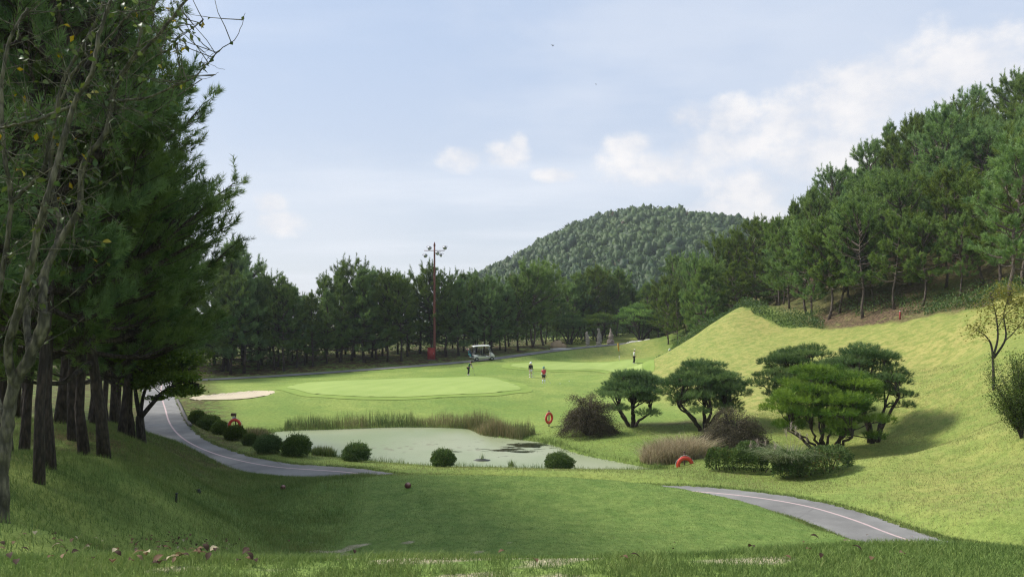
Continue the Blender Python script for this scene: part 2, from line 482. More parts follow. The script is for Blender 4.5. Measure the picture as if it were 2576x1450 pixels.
def hz(x, y): return float(H(np.array([x]), np.array([y]), False)[0])

def ray(u, v, d0=4.0, d1=150.0, n=900):
    """where the line of sight through a picture point first meets the ground"""
    d = np.geomspace(d0, d1, n)
    x = (u - U0) / F * d; z = CZ - (v - VH) / F * d
    g = H(x, d, False)
    k = np.where(g >= z)[0]
    i = k[0] if len(k) else n - 1
    return np.array([x[i], d[i], g[i]])

def on(u, d):
    x = (u - U0) / F * d
    return Vector((x, d, hz(x, d)))

# ------------------------------------------------------------------ materials
def new_mat(name):
    m = bpy.data.materials.new(name); m.use_nodes = True
    t = NT(m.node_tree); t.n.clear()
    b = t.add('ShaderNodeBsdfPrincipled'); o = t.add('ShaderNodeOutputMaterial')
    t.l.new(b.outputs[0], o.inputs[0])
    t.b = b; t.o = o
    return m, t

def plain(name, col, rough=0.6, vary=0.15, scale=6.0, metal=0.0, bump=0.0):
    m, t = new_mat(name)
    n = t.noise(t.coord('Object'), scale, 5, 0.6)
    dark = tuple(c * (1 - vary) for c in col); lite = tuple(min(1, c * (1 + vary)) for c in col)
    t.put(t.b.inputs['Base Color'], t.mix(n, dark, lite))
    t.b.inputs['Roughness'].default_value = rough
    t.b.inputs['Metallic'].default_value = metal
    if bump: t.put(t.b.inputs['Normal'], t.bump(n, bump, 0.02))
    return m

def foliage(name, a, b, trans=0.3, rough=0.55, rnd=0.25, dead=None):
    """leaves and needles: colour runs from a to b along the 'var' of each tuft and differs a little from plant to plant"""
    m, t = new_mat(name)
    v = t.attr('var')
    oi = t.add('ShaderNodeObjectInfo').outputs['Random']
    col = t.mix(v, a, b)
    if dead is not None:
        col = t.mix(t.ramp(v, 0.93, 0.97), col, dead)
    hs = t.add('ShaderNodeHueSaturation')
    t.put(hs.inputs['Hue'], t.math('ADD', 0.5, t.math('MULTIPLY', t.math('SUBTRACT', oi, 0.5), 0.035 * rnd / 0.25)))
    t.put(hs.inputs['Saturation'], t.math('ADD', 1.0, t.math('MULTIPLY', t.math('SUBTRACT', oi, 0.5), -0.3)))
    t.put(hs.inputs['Value'], t.math('ADD', 1.0, t.math('MULTIPLY', t.math('SUBTRACT', oi, 0.5), rnd * 2)))
    t.put(hs.inputs['Color'], col)
    c = hs.outputs[0]
    t.put(t.b.inputs['Base Color'], c)
    t.b.inputs['Roughness'].default_value = rough
    t.b.inputs['Specular IOR Level'].default_value = 0.3
    tr = t.add('ShaderNodeBsdfTranslucent')
    t.put(tr.inputs[0], t.mix(0.5, c, t.mix(1.0, c, (1.25, 1.3, 0.5), 'MULTIPLY')))
    mx = t.add('ShaderNodeMixShader'); mx.inputs[0].default_value = trans
    t.l.new(t.b.outputs[0], mx.inputs[1]); t.l.new(tr.outputs[0], mx.inputs[2])
    t.l.new(mx.outputs[0], t.o.inputs[0])
    return m

def bark(name, a, b, scale=3.0):
    m, t = new_mat(name)
    co = t.coord('Object')
    n = t.noise(t.mapping(co, (1, 1, 0.25)), scale * 4, 6, 0.65)
    n2 = t.noise(co, 0.6, 3, 0.5)
    vo = t.add('ShaderNodeTexVoronoi'); t.put(vo.inputs['Vector'], t.mapping(co, (1, 1, 0.35))); vo.inputs['Scale'].default_value = scale * 5
    f = t.math('MULTIPLY', t.math('ADD', n, t.math('MULTIPLY', n2, 0.6)), 0.65)
    t.put(t.b.inputs['Base Color'], t.mix(t.math('MULTIPLY', t.ramp(f, 0.34, 0.66), t.math('SUBTRACT', 1.0, t.math('MULTIPLY', t.ramp(vo.outputs[0], 0.35, 0.75), 0.7))), a, b))
    t.b.inputs['Roughness'].default_value = 0.9
    t.put(t.b.inputs['Normal'], t.bump(t.math('SUBTRACT', n, vo.outputs[0]), 1.0, 0.06))
    return m

def ground_mat():
    m, t = new_mat('grass_ground')
    co = t.coord('Object')
    dry = t.attr('dry'); lush = t.attr('lush'); litter = t.attr('litter'); tee = t.attr('tee'); soil = t.attr('soil'); wear = t.attr('wear')
    big = t.noise(co, 0.10, 2, 0.55); mid = t.noise(co, 0.55, 3, 0.62); fine = t.noise(co, 5.0, 3, 0.7); vf = t.noise(co, 34.0, 2, 0.75)
    blot = t.noise(co, 1.6, 4, 0.68)
    base = t.mix(t.ramp(big, 0.35, 0.68), (0.200, 0.290, 0.048), (0.290, 0.365, 0.072))
    base = t.mix(t.ramp(mid, 0.34, 0.70), base, t.mix(0.5, base, (0.135, 0.250, 0.040)))
    # yellowing rough of the hill
    dn = t.mix(t.ramp(blot, 0.36, 0.64), (0.235, 0.280, 0.056), (0.405, 0.372, 0.104))
    dn = t.mix(t.math('MULTIPLY', t.ramp(fine, 0.5, 0.75), 0.55), dn, (0.17, 0.22, 0.042))
    base = t.mix(dry, base, dn)
    # lush uncut grass
    ln = t.mix(t.ramp(mid, 0.3, 0.7), (0.115, 0.195, 0.031), (0.205, 0.270, 0.050))
    base = t.mix(lush, base, ln)
    # tee turf, worn to sand in patches
    tn = t.mix(t.ramp(blot, 0.3, 0.72), (0.128, 0.222, 0.036), (0.200, 0.285, 0.056))
    base = t.mix(tee, base, tn)
    wp = t.noise(t.mapping(co, (0.55, 1.6, 1)), 1.15, 5, 0.66)
    wm = t.ramp(t.math('ADD', t.math('MULTIPLY', wp, 0.8), t.math('MULTIPLY', wear, 0.75)), 0.72, 0.94)
    base = t.mix(t.math('MULTIPLY', wm, 0.85), base, t.mix(fine, (0.32, 0.28, 0.17), (0.52, 0.46, 0.32)))
    # needle litter and bare soil in the woods
    lt = t.mix(t.ramp(fine, 0.3, 0.7), (0.045, 0.026, 0.014), (0.120, 0.068, 0.036))
    lf = t.math('MULTIPLY', litter, t.ramp(t.math('ADD', blot, t.math('MULTIPLY', mid, 0.4)), 0.52, 0.80))
    base = t.mix(lf, base, lt)
    sl = t.mix(t.ramp(fine, 0.35, 0.68), (0.065, 0.040, 0.024), (0.190, 0.125, 0.080))
    base = t.mix(t.math('MULTIPLY', soil, t.ramp(blot, 0.22, 0.48)), base, sl)
    g = t.math('ADD', t.math('MULTIPLY', fine, 0.6), t.math('MULTIPLY', vf, 0.6))
    base = t.mix(1.0, base, t.mix(t.ramp(g, 0.38, 0.82), (0.62, 0.66, 0.55), (1.28, 1.22, 1.25)), 'MULTIPLY')
    hs = t.add('ShaderNodeHueSaturation'); hs.inputs['Saturation'].default_value = 0.93; hs.inputs['Value'].default_value = 0.99; t.put(hs.inputs['Color'], base)
    t.put(t.b.inputs['Base Color'], hs.outputs[0])
    t.b.inputs['Roughness'].default_value = 0.85
    t.b.inputs['Specular IOR Level'].default_value = 0.15
    t.put(t.b.inputs['Normal'], t.bump(g, 0.7, 0.09))
    return m

def green_mat(name, a, b, bump=0.2):
    m, t = new_mat(name)
    co = t.coord('Object')
    st = t.add('ShaderNodeTexWave', wave_type='BANDS'); t.put(st.inputs['Vector'], t.mapping(co, (1, 1, 1), (0, 0, 0), (0, 0, RAD(24)))); st.inputs['Scale'].default_value = 0.16
    st.inputs['Distortion'].default_value = 0.6
    n = t.noise(co, 0.35, 5, 0.6); f = t.noise(co, 14, 4, 0.7)
    k = t.math('ADD', t.math('MULTIPLY', n, 0.7), t.math('MULTIPLY', st.outputs['Fac'], 0.10))
    c = t.mix(t.ramp(k, 0.20, 0.66), a, b)
    c = t.mix(1.0, c, t.mix(f, (0.85, 0.87, 0.85), (1.12, 1.1, 1.1)), 'MULTIPLY')
    t.put(t.b.inputs['Base Color'], c)
    t.b.inputs['Roughness'].default_value = 0.8
    t.b.inputs['Specular IOR Level'].default_value = 0.2
    t.put(t.b.inputs['Normal'], t.bump(f, bump, 0.02))
    return m

M = {}
M['ground'] = ground_mat()
M['green'] = green_mat('putting_turf', (0.270, 0.360, 0.092), (0.330, 0.415, 0.118))
M['fringe'] = green_mat('fringe_turf', (0.188, 0.275, 0.052), (0.255, 0.335, 0.072), 0.4)

def asphalt():
    m, t = new_mat('asphalt')
    co = t.coord('Object')
    n = t.noise(co, 0.5, 6, 0.6); f = t.noise(co, 40, 4, 0.8)
    c = t.mix(t.ramp(n, 0.3, 0.72), (0.155, 0.150, 0.142), (0.250, 0.243, 0.230))
    st = t.noise(t.mapping(co, (1, 1, 1)), 1.6, 8, 0.75, 1.2)
    c = t.mix(t.math('MULTIPLY', t.ramp(st, 0.60, 0.72), 0.5), c, (0.08, 0.08, 0.08))
    vo = t.add('ShaderNodeTexVoronoi', feature='DISTANCE_TO_EDGE'); t.put(vo.inputs['Vector'], t.mapping(co, (1, 1, 1))); vo.inputs['Scale'].default_value = 0.22
    crack = t.math('MULTIPLY', t.math('SUBTRACT', 1.0, t.ramp(vo.outputs[0], 0.0, 0.012)), t.ramp(n, 0.4, 0.6))
    c = t.mix(t.math('MULTIPLY', crack, 0.7), c, (0.05, 0.05, 0.05))
    c = t.mix(1.0, c, t.mix(f, (0.75, 0.75, 0.75), (1.2, 1.2, 1.2)), 'MULTIPLY')
    t.put(t.b.inputs['Base Color'], c); t.b.inputs['Roughness'].default_value = 0.9
    t.put(t.b.inputs['Normal'], t.bump(f, 0.4, 0.01))
    return m
M['asphalt'] = asphalt()

def line_paint():
    m, t = new_mat('faded_pink_paint')
    n = t.noise(t.coord('Object'), 9, 6, 0.75)
    t.put(t.b.inputs['Base Color'], t.mix(t.ramp(n, 0.52, 0.72), (0.52, 0.38, 0.37), (0.27, 0.24, 0.235)))
    t.b.inputs['Roughness'].default_value = 0.8
    return m
M['line'] = line_paint()
M['kerb'] = plain('kerb_concrete', (0.12, 0.11, 0.10), 0.9, 0.3, 5)

def sand():
    m, t = new_mat('bunker_sand')
    co = t.coord('Object')
    n = t.noise(co, 1.2, 5, 0.6); f = t.noise(co, 18, 4, 0.7)
    c = t.mix(n, (0.46, 0.38, 0.26), (0.60, 0.52, 0.38))
    t.put(t.b.inputs['Base Color'], t.mix(1.0, c, t.mix(f, (0.85, 0.85, 0.85), (1.1, 1.1, 1.1)), 'MULTIPLY'))
    t.b.inputs['Roughness'].default_value = 0.95
    wv = t.add('ShaderNodeTexWave'); t.put(wv.inputs['Vector'], co); wv.inputs['Scale'].default_value = 1.4; wv.inputs['Distortion'].default_value = 3
    t.put(t.b.inputs['Normal'], t.bump(t.math('ADD', wv.outputs['Fac'], t.math('MULTIPLY', n, 2)), 0.5, 0.04))
    return m
M['sand'] = sand()

def pond_mat():
    """open water nearly covered by pale duckweed, lily leaves in the middle"""
    m, t = new_mat('duckweed_water')
    co = t.coord('Object')
    n = t.noise(t.mapping(co, (0.5, 1.3, 1)), 1.5, 7, 0.65, 0.5)
    big = t.noise(co, 0.16, 4, 0.5); f = t.noise(co, 8, 4, 0.75)
    weed = t.mix(t.ramp(big, 0.3, 0.7), (0.265, 0.315, 0.165), (0.350, 0.375, 0.235))
    weed = t.mix(1.0, weed, t.mix(f, (0.86, 0.86, 0.84), (1.1, 1.1, 1.12)), 'MULTIPLY')
    opn = t.attr('open'); lil = t.attr('lily')
    spots = t.add('ShaderNodeTexVoronoi'); t.put(spots.inputs['Vector'], t.mapping(co, (1, 0.75, 1))); spots.inputs['Scale'].default_value = 1.9
    lm = t.math('MULTIPLY', lil, t.math('SUBTRACT', 1.0, t.ramp(spots.outputs['Distance'], 0.20, 0.36)))
    lm = t.math('MULTIPLY', lm, t.ramp(t.noise(co, 1.4, 3, 0.6), 0.38, 0.55))
    weed = t.mix(t.math('MULTIPLY', lm, 0.8), weed, t.mix(f, (0.11, 0.085, 0.045), (0.26, 0.21, 0.12)))
    t.put(t.b.inputs['Base Color'], weed)
    t.b.inputs['Roughness'].default_value = 0.32
    t.b.inputs['Specular IOR Level'].default_value = 0.5
    t.put(t.b.inputs['Normal'], t.bump(f, 0.12, 0.01))
    wat = t.add('ShaderNodeBsdfPrincipled')
    wat.inputs['Base Color'].default_value = (0.018, 0.020, 0.014, 1); wat.inputs['Roughness'].default_value = 0.06
    t.put(wat.inputs['Normal'], t.bump(t.noise(co, 5, 3, 0.5), 0.06, 0.02))
    hole = t.ramp(t.math('ADD', n, t.math('MULTIPLY', opn, 0.24)), 0.66, 0.715)
    mx = t.add('ShaderNodeMixShader'); t.put(mx.inputs[0], hole)
    t.l.new(t.b.outputs[0], mx.inputs[1]); t.l.new(wat.outputs[0], mx.inputs[2])
    t.l.new(mx.outputs[0], t.o.inputs[0])
    return m
M['pond'] = pond_mat()

# ------------------------------------------------------------------ ground sheet, path, pond, greens, bunker
def axis(segs):
    a = [segs[0][0]]
    for (s, e, d0, d1) in segs:
        p, = a[-1:]
        while p < e - 1e-6:
            f = (p - s) / (e - s)
            p += d0 + (d1 - d0) * f
            a.append(min(p, e))
    return np.unique(np.round(np.array(a), 4))
XS = axis([(-2500, -80, 400, 12), (-80, -24, 2.2, 0.8), (-24, 30, 0.32, 0.40), (30, 62, 0.8, 1.4), (62, 90, 2, 4), (90, 2500, 12, 400)])
YS = axis([(-300, -10, 60, 3), (-10, 3, 1.4, 0.5), (3, 12, 0.16, 0.3), (12, 52, 0.32, 0.36), (52, 128, 0.5, 1.0), (128, 170, 3, 6), (170, 3000, 14, 420)])
GX, GY = np.meshgrid(XS, YS)
GZ = H(GX, GY)
nx, ny = len(XS), len(YS)
gx, gy = GX.ravel(), GY.ravel()
PD, _ = _line(gx, gy, PATH); PD2, _ = _line(gx, gy, BACKPATH)
# what grows where
ridge = np.interp(gx, [8, 14, 19, 24.5, 26, 27.3, 29.3, 31.3, 33, 40, 80], [90, 74, 77, 80.5, 71.5, 66.5, 61, 56, 51.5, 44, 30])
hill = smooth01((gx - 8.2 - np.maximum(0, 60 - gy) * 0.18 + np.maximum(0, gy - 60) * -0.0) / 5.0) * smooth01((gy - 33) / 16) * (gy < ridge + 3)
hill = np.maximum(hill, 0.55 * smooth01((gx - 20) / 6) * smooth01((gy - 24) / 12))
back = smooth01((gy - 96) / 8) * smooth01((gx - 6) / 6) * 0.55
dry = np.clip(np.maximum(hill * (0.85 + 0.25 * vnoise(gx, gy, 7, 21)), back), 0, 1)
near_strip = smooth01((PD - 1.4) / 0.4) * np.exp(-(PD / 6.0) ** 2) * (gy > 24)
dry = np.maximum(dry, 0.22 * near_strip)
dry = np.maximum(dry, np.clip((0.50 + 0.35 * vnoise(gx, gy, 5, 22)) * smooth01((gx - 10 - 0.1 * np.maximum(gy - 22, 0)) / 4) * smooth01((gy - 17) / 5) * (gy < ridge), 0, 1))
bank = smooth01((-5.2 - gx - 0.12 * np.maximum(gy - 18, 0)) / 2.5) * smooth01((40 - gy) / 10) * smooth01((gy - 5.5) / 2.5)
lush = np.clip(bank + smooth01((1.6 - np.abs(poly_sdf(gx, gy, POND))) / 1.4) * 0.5, 0, 1)
teebox = smooth01((gx + 8.6 - (22 - gy) * 0.45) / 1.0) * smooth01((26.4 - gy) / 0.8) * smooth01((8.9 - gx) / 1.0) * (gy > 7) * smooth01((PD - 1.6) / 0.6)
near = smooth01((7.5 - gy) / 0.8)
teebox = np.maximum(teebox, near * smooth01((gx + 4.5) / 2) * 0.8)
def wearf(x, y):
    """where the turf is worn down to sand"""
    nr = smooth01((7.5 - y) / 0.8)
    n_ = 0.55 * vnoise(x * 0.6, y * 1.5, 0.36, 51) + 0.5 * vnoise(x, y * 1.6, 0.15, 52)
    w1 = nr * (0.12 * smooth01((x + 2.9) / 1.2) + 0.23 * np.exp(-((x + 0.4) / 1.6) ** 2) - 0.35 * smooth01((x - 1.9) / 1.0))
    tb = (1 - nr) * smooth01((x + 5.6) / 1.0) * (y > 15.5) * smooth01((6 - x) / 3) * smooth01((25.5 - y) / 3)
    w2 = tb * (0.02 + 0.24 * smooth01((19.5 - y) / 2.2) * smooth01((1 - x) / 3))
    return smooth01((n_ + 1.6 * (w1 + w2) - 0.36) / 0.40) * np.clip((w1 + w2) * 7, 0, 1)
wear = wearf(gx, gy)
belt = smooth01((PD2 - 1.5) / 1.0) * smooth01((gy - np.interp(gx, BACKPATH[:, 0], BACKPATH[:, 1]) - 1.0) / 1.5) * smooth01((12 - gx) / 4)
leftwood = smooth01((-8.6 - gx - 0.45 * np.maximum(gy - 30, 0)) / 3) * (gy < 110)
litter = np.clip(belt + leftwood * 0.8, 0, 1)
lush = np.clip(np.maximum(lush, np.maximum(belt, leftwood)), 0, 1)
woods = smooth01((gy - ridge - 0.2) / 0.8) * smooth01((gx - 20) / 3)
soil = np.clip(woods * smooth01((gx - 26.5) / 2.5) * (0.75 + 0.4 * vnoise(gx, gy, 4, 27)), 0, 1)
lush = np.maximum(lush, woods * (1 - soil))
# brown earth patches that also paint in shade of the round pines and hollow
soil = np.maximum(soil, 0.75 * np.exp(-(((gx - 10.6) / 3.2) ** 2 + ((gy - 46.3) / 0.9) ** 2)) + 0.6 * np.exp(-(((gx - 16.6) / 1.6) ** 2 + ((gy - 32.6) / 0.8) ** 2)))
idx = np.arange(nx * ny).reshape(ny, nx)
quads = np.stack([idx[:-1, :-1], idx[:-1, 1:], idx[1:, 1:], idx[1:, :-1]], -1).reshape(-1, 4)
g = link('ground', mesh_np('ground', np.stack([gx, gy, GZ.ravel()], -1), quads, dict(dry=dry, lush=lush, litter=litter, tee=teebox, soil=soil, wear=np.clip(wear, 0, 1.2)), True), M['ground'])
tag(g, 'rolling mown grass ground of the golf hole', kind='structure')

def Hg(x, y):
    """height read off the ground sheet"""
    i = np.clip(np.searchsorted(XS, x) - 1, 0, nx - 2); j = np.clip(np.searchsorted(YS, y) - 1, 0, ny - 2)
    fx = (x - XS[i]) / (XS[i + 1] - XS[i]); fy = (y - YS[j]) / (YS[j + 1] - YS[j])
    return (GZ[j, i] * (1 - fx) + GZ[j, i + 1] * fx) * (1 - fy) + (GZ[j + 1, i] * (1 - fx) + GZ[j + 1, i + 1] * fx) * fy

def strip(name, L, half, mat, dz, parent=None, off=0.0, cols=5, jitter=0.0):
    L = np.asarray(L); T = norm(np.gradient(L[:, :2], axis=0)); N = np.stack([-T[:, 1], T[:, 0]], -1)
    ts = np.linspace(-1, 1, cols); V = []
    jl = vnoise(np.arange(len(L)), np.zeros(len(L)), 1.7, 31) * jitter; jr = vnoise(np.arange(len(L)), np.zeros(len(L)), 1.7, 32) * jitter
    for k, s in enumerate(ts):
        o = off + s * half + (jl if k == 0 else jr if k == cols - 1 else 0)
        V.append(np.stack([L[:, 0] + N[:, 0] * o, L[:, 1] + N[:, 1] * o, L[:, 2] + dz + (1 - s * s) * 0.02], -1))
    V = np.stack(V, 1).reshape(-1, 3)
    i = np.arange(len(L) - 1)[:, None] * cols; j = np.arange(cols - 1)[None]
    Q = np.stack([i + j, i + cols + j, i + cols + j + 1, i + j + 1], -1).reshape(-1, 4)
    return link(name, mesh_np(name, V, Q, None, True), mat, parent)
PF = catmull(PATH[::4], 16)
p = strip('cart_path', PF, PATHW, M['asphalt'], 0.012, jitter=0.10)
tag(p, 'grey asphalt cart path curving round the tee', kind='structure')
l = strip('painted_line', PF, 0.045, M['line'], 0.030, p, off=0.28, cols=2)
b2 = strip('back_cart_path', catmull(BACKPATH[::4], 10), 1.25, M['asphalt'], 0.02, jitter=0.08)
tag(b2, 'narrow asphalt cart path behind the greens', kind='structure')
# dark kerb on the inside of the bend by the bunker
kb = Geo()
sel = PF[(PF[:, 1] > 44) & (PF[:, 1] < 57)]
T = norm(np.gradient(sel[:, :2], axis=0)); N = np.stack([-T[:, 1], T[:, 0]], -1)
kp = np.column_stack([sel[:, 0] + N[:, 0] * (PATHW + .12), sel[:, 1] + N[:, 1] * (PATHW + .12), sel[:, 2] + 0.07])
if kp[:, 0].mean() < sel[:, 0].mean(): kp[:, :2] = sel[:, :2] - N * (PATHW + .12)
kb.tube(kp, 0.10, 5)
kb.obj('path_kerb', M['kerb'], p)

# pond
pg = axis([(-16, 8, 0.25, 0.25)]); pyv = axis([(34, 50.5, 0.25, 0.25)])
PX, PY = np.meshgrid(pg, pyv); px_, py_ = PX.ravel(), PY.ravel()
opn = np.exp(-(((px_ - 0.8) / 1.6) ** 2 + ((py_ - 42.2) / 1.1) ** 2)) * 1.3 + 0.9 * np.exp(-(((px_ + 0.2) / 2.2) ** 2 + ((py_ - 40.4) / 1.0) ** 2)) + 0.85 * np.exp(-(((px_ + 3.2) / 1.2) ** 2 + ((py_ - 36.3) / .5) ** 2)) + 0.7 * np.exp(-(((px_ + 9.0) / .8) ** 2 + ((py_ - 38.3) / .5) ** 2))
lily = np.exp(-(((px_ + 4.6) / 4.0) ** 2 + ((py_ - 41.4) / 1.5) ** 2)) * 1.3 + 0.5 * np.exp(-(((px_ + 0.5) / 3) ** 2 + ((py_ - 44.0) / 1.0) ** 2))
ii = np.arange(len(px_)).reshape(PX.shape)
Qp = np.stack([ii[:-1, :-1], ii[:-1, 1:], ii[1:, 1:], ii[1:, :-1]], -1).reshape(-1, 4)
keep = poly_sdf(px_[Qp].mean(1), py_[Qp].mean(1), POND) < 0.5
po = link('pond_water', mesh_np('pond_water', np.stack([px_, py_, np.zeros(len(px_))], -1), Qp[keep], dict(open=np.clip(opn, 0, 1.3), lily=np.clip(lily, 0, 1)), True), M['pond'])
tag(po, 'still pond covered with pale green duckweed', kind='structure')

def patch(name, poly, mat, dz, label, res=0.45, grow=0.0):
    poly = np.asarray(poly); x0, y0 = poly.min(0) - 1; x1, y1 = poly.max(0) + 1
    ax_ = np.arange(x0, x1 + res, res); ay_ = np.arange(y0, y1 + res, res)
    X, Y = np.meshgrid(ax_, ay_); X = X.ravel().copy(); Y = Y.ravel().copy()
    s = poly_sdf(X, Y, poly) - grow
    e = 0.05                                                   # pull the rim of the grid onto the outline
    gxs = (poly_sdf(X + e, Y, poly) - poly_sdf(X - e, Y, poly)) / (2 * e); gys = (poly_sdf(X, Y + e, poly) - poly_sdf(X, Y - e, poly)) / (2 * e)
    mv = (s > 0) & (s < res * 1.5)
    X[mv] -= gxs[mv] * s[mv]; Y[mv] -= gys[mv] * s[mv]
    ii = np.arange(len(X)).reshape(len(ay_), len(ax_))
    Q = np.stack([ii[:-1, :-1], ii[:-1, 1:], ii[1:, 1:], ii[1:, :-1]], -1).reshape(-1, 4)
    ok = (s[Q] < res * 1.5).all(1)
    Q = Q[ok]
    used, inv = np.unique(Q, return_inverse=True)
    V = np.stack([X[used], Y[used], H(X[used], Y[used], False) + dz], -1)
    return tag(link(name, mesh_np(name, V, inv.reshape(-1, 4), None, True), mat), label, kind='structure')

G1 = [ray(*q)[:2] for q in [(722, 975), (765, 964), (850, 958), (1000, 953), (1130, 950), (1235, 951), (1270, 960), (1310, 978), (1280, 984), (1200, 991), (1050, 998), (930, 999), (850, 996), (770, 988)]]
G2 = [ray(*q)[:2] for q in [(1283, 921), (1310, 914), (1420, 911), (1550, 910), (1600, 910.5), (1615, 920), (1600, 930), (1520, 932), (1400, 931), (1320, 927)]]
patch('left_green_fringe', catmull(G1, 6, True), M['fringe'], 0.030, 'darker collar of turf round the left putting green', grow=1.0)
patch('left_putting_green', catmull(G1, 6, True), M['green'], 0.055, 'smooth bright putting green nearer the pond')
patch('right_green_fringe', catmull(G2, 6, True), M['fringe'], 0.030, 'darker collar of turf round the right putting green', grow=1.2)
patch('right_putting_green', catmull(G2, 6, True), M['green'], 0.055, 'smooth bright putting green with the flag')
patch('sand_bunker', BUNKER, M['sand'], 0.035, 'pale sand bunker beside the cart path', 0.3)

# ------------------------------------------------------------------ plants
def reseed(s):
    global rng
    rng = np.random.default_rng(s); random.seed(s)

def needles(P, D, L, n, nl, wd, spread=0.85, var=None):
    """N shoots at P along D: n needles each, single triangles"""
    N = len(P)
    D = norm(D)
    ref = np.where(np.abs(D[:, 2:3]) < 0.9, np.array([[0, 0, 1.0]]), np.array([[1.0, 0, 0]]))
    s = norm(np.cross(D, ref)); b = np.cross(D, s)
    L = np.broadcast_to(np.asarray(L, dtype=float), (N,))
    t = rng.random((N, n)) ** 0.8
    ph = rng.random((N, n)) * 2 * np.pi
    rad = np.cos(ph)[..., None] * s[:, None] + np.sin(ph)[..., None] * b[:, None]
    sp = spread * (1.15 - 0.65 * t)[..., None]
    nd = norm(D[:, None] * (1 - 0.35 * sp) + rad * sp + rng.normal(0, 0.12, (N, n, 3)))
    base = P[:, None] + D[:, None] * (t * L[:, None])[..., None]
    ln = nl * (0.7 + 0.6 * rng.random((N, n, 1)))
    side = norm(np.cross(nd, rng.normal(0, 1, (N, n, 3))))
    w_ = wd * (0.7 + 0.6 * rng.random((N, n, 1)))
    V = np.stack([base - side * w_ * .5, base + side * w_ * .5, base + nd * ln], 2).reshape(-1, 3)
    T = np.arange(N * n * 3).reshape(-1, 3)
    if var is None: var = rng.random(N)
    a = np.repeat(np.clip(var, 0, 1), n * 3)
    return V, T, a

def leaves(P, D, size, fat=0.5, var=None, fold=0.15, quad=False):
    """one pointed leaf (two triangles about the midrib) at each P along D"""
    N = len(P); D = norm(D)
    side = norm(np.cross(D, rng.normal(0, 1, (N, 3)))); up = np.cross(side, D)
    size = np.broadcast_to(np.asarray(size, dtype=float), (N,))[:, None]
    tip = P + D * size
    m = P + D * size * 0.45
    l = m + side * size * fat * 0.5 + up * size * fold; r = m - side * size * fat * 0.5 + up * size * fold
    V = np.stack([P, l, tip, r], 1).reshape(-1, 3)
    i = np.arange(N)[:, None] * 4
    T = np.concatenate([i + [0, 2, 1], i + [0, 3, 2]], 0)
    if var is None: var = rng.random(N)
    return V, T, np.repeat(np.clip(var, 0, 1), 4)

def rotz(v, a):
    c, s = math.cos(a), math.sin(a)
    return np.array([v[0] * c - v[1] * s, v[0] * s + v[1] * c, v[2]])

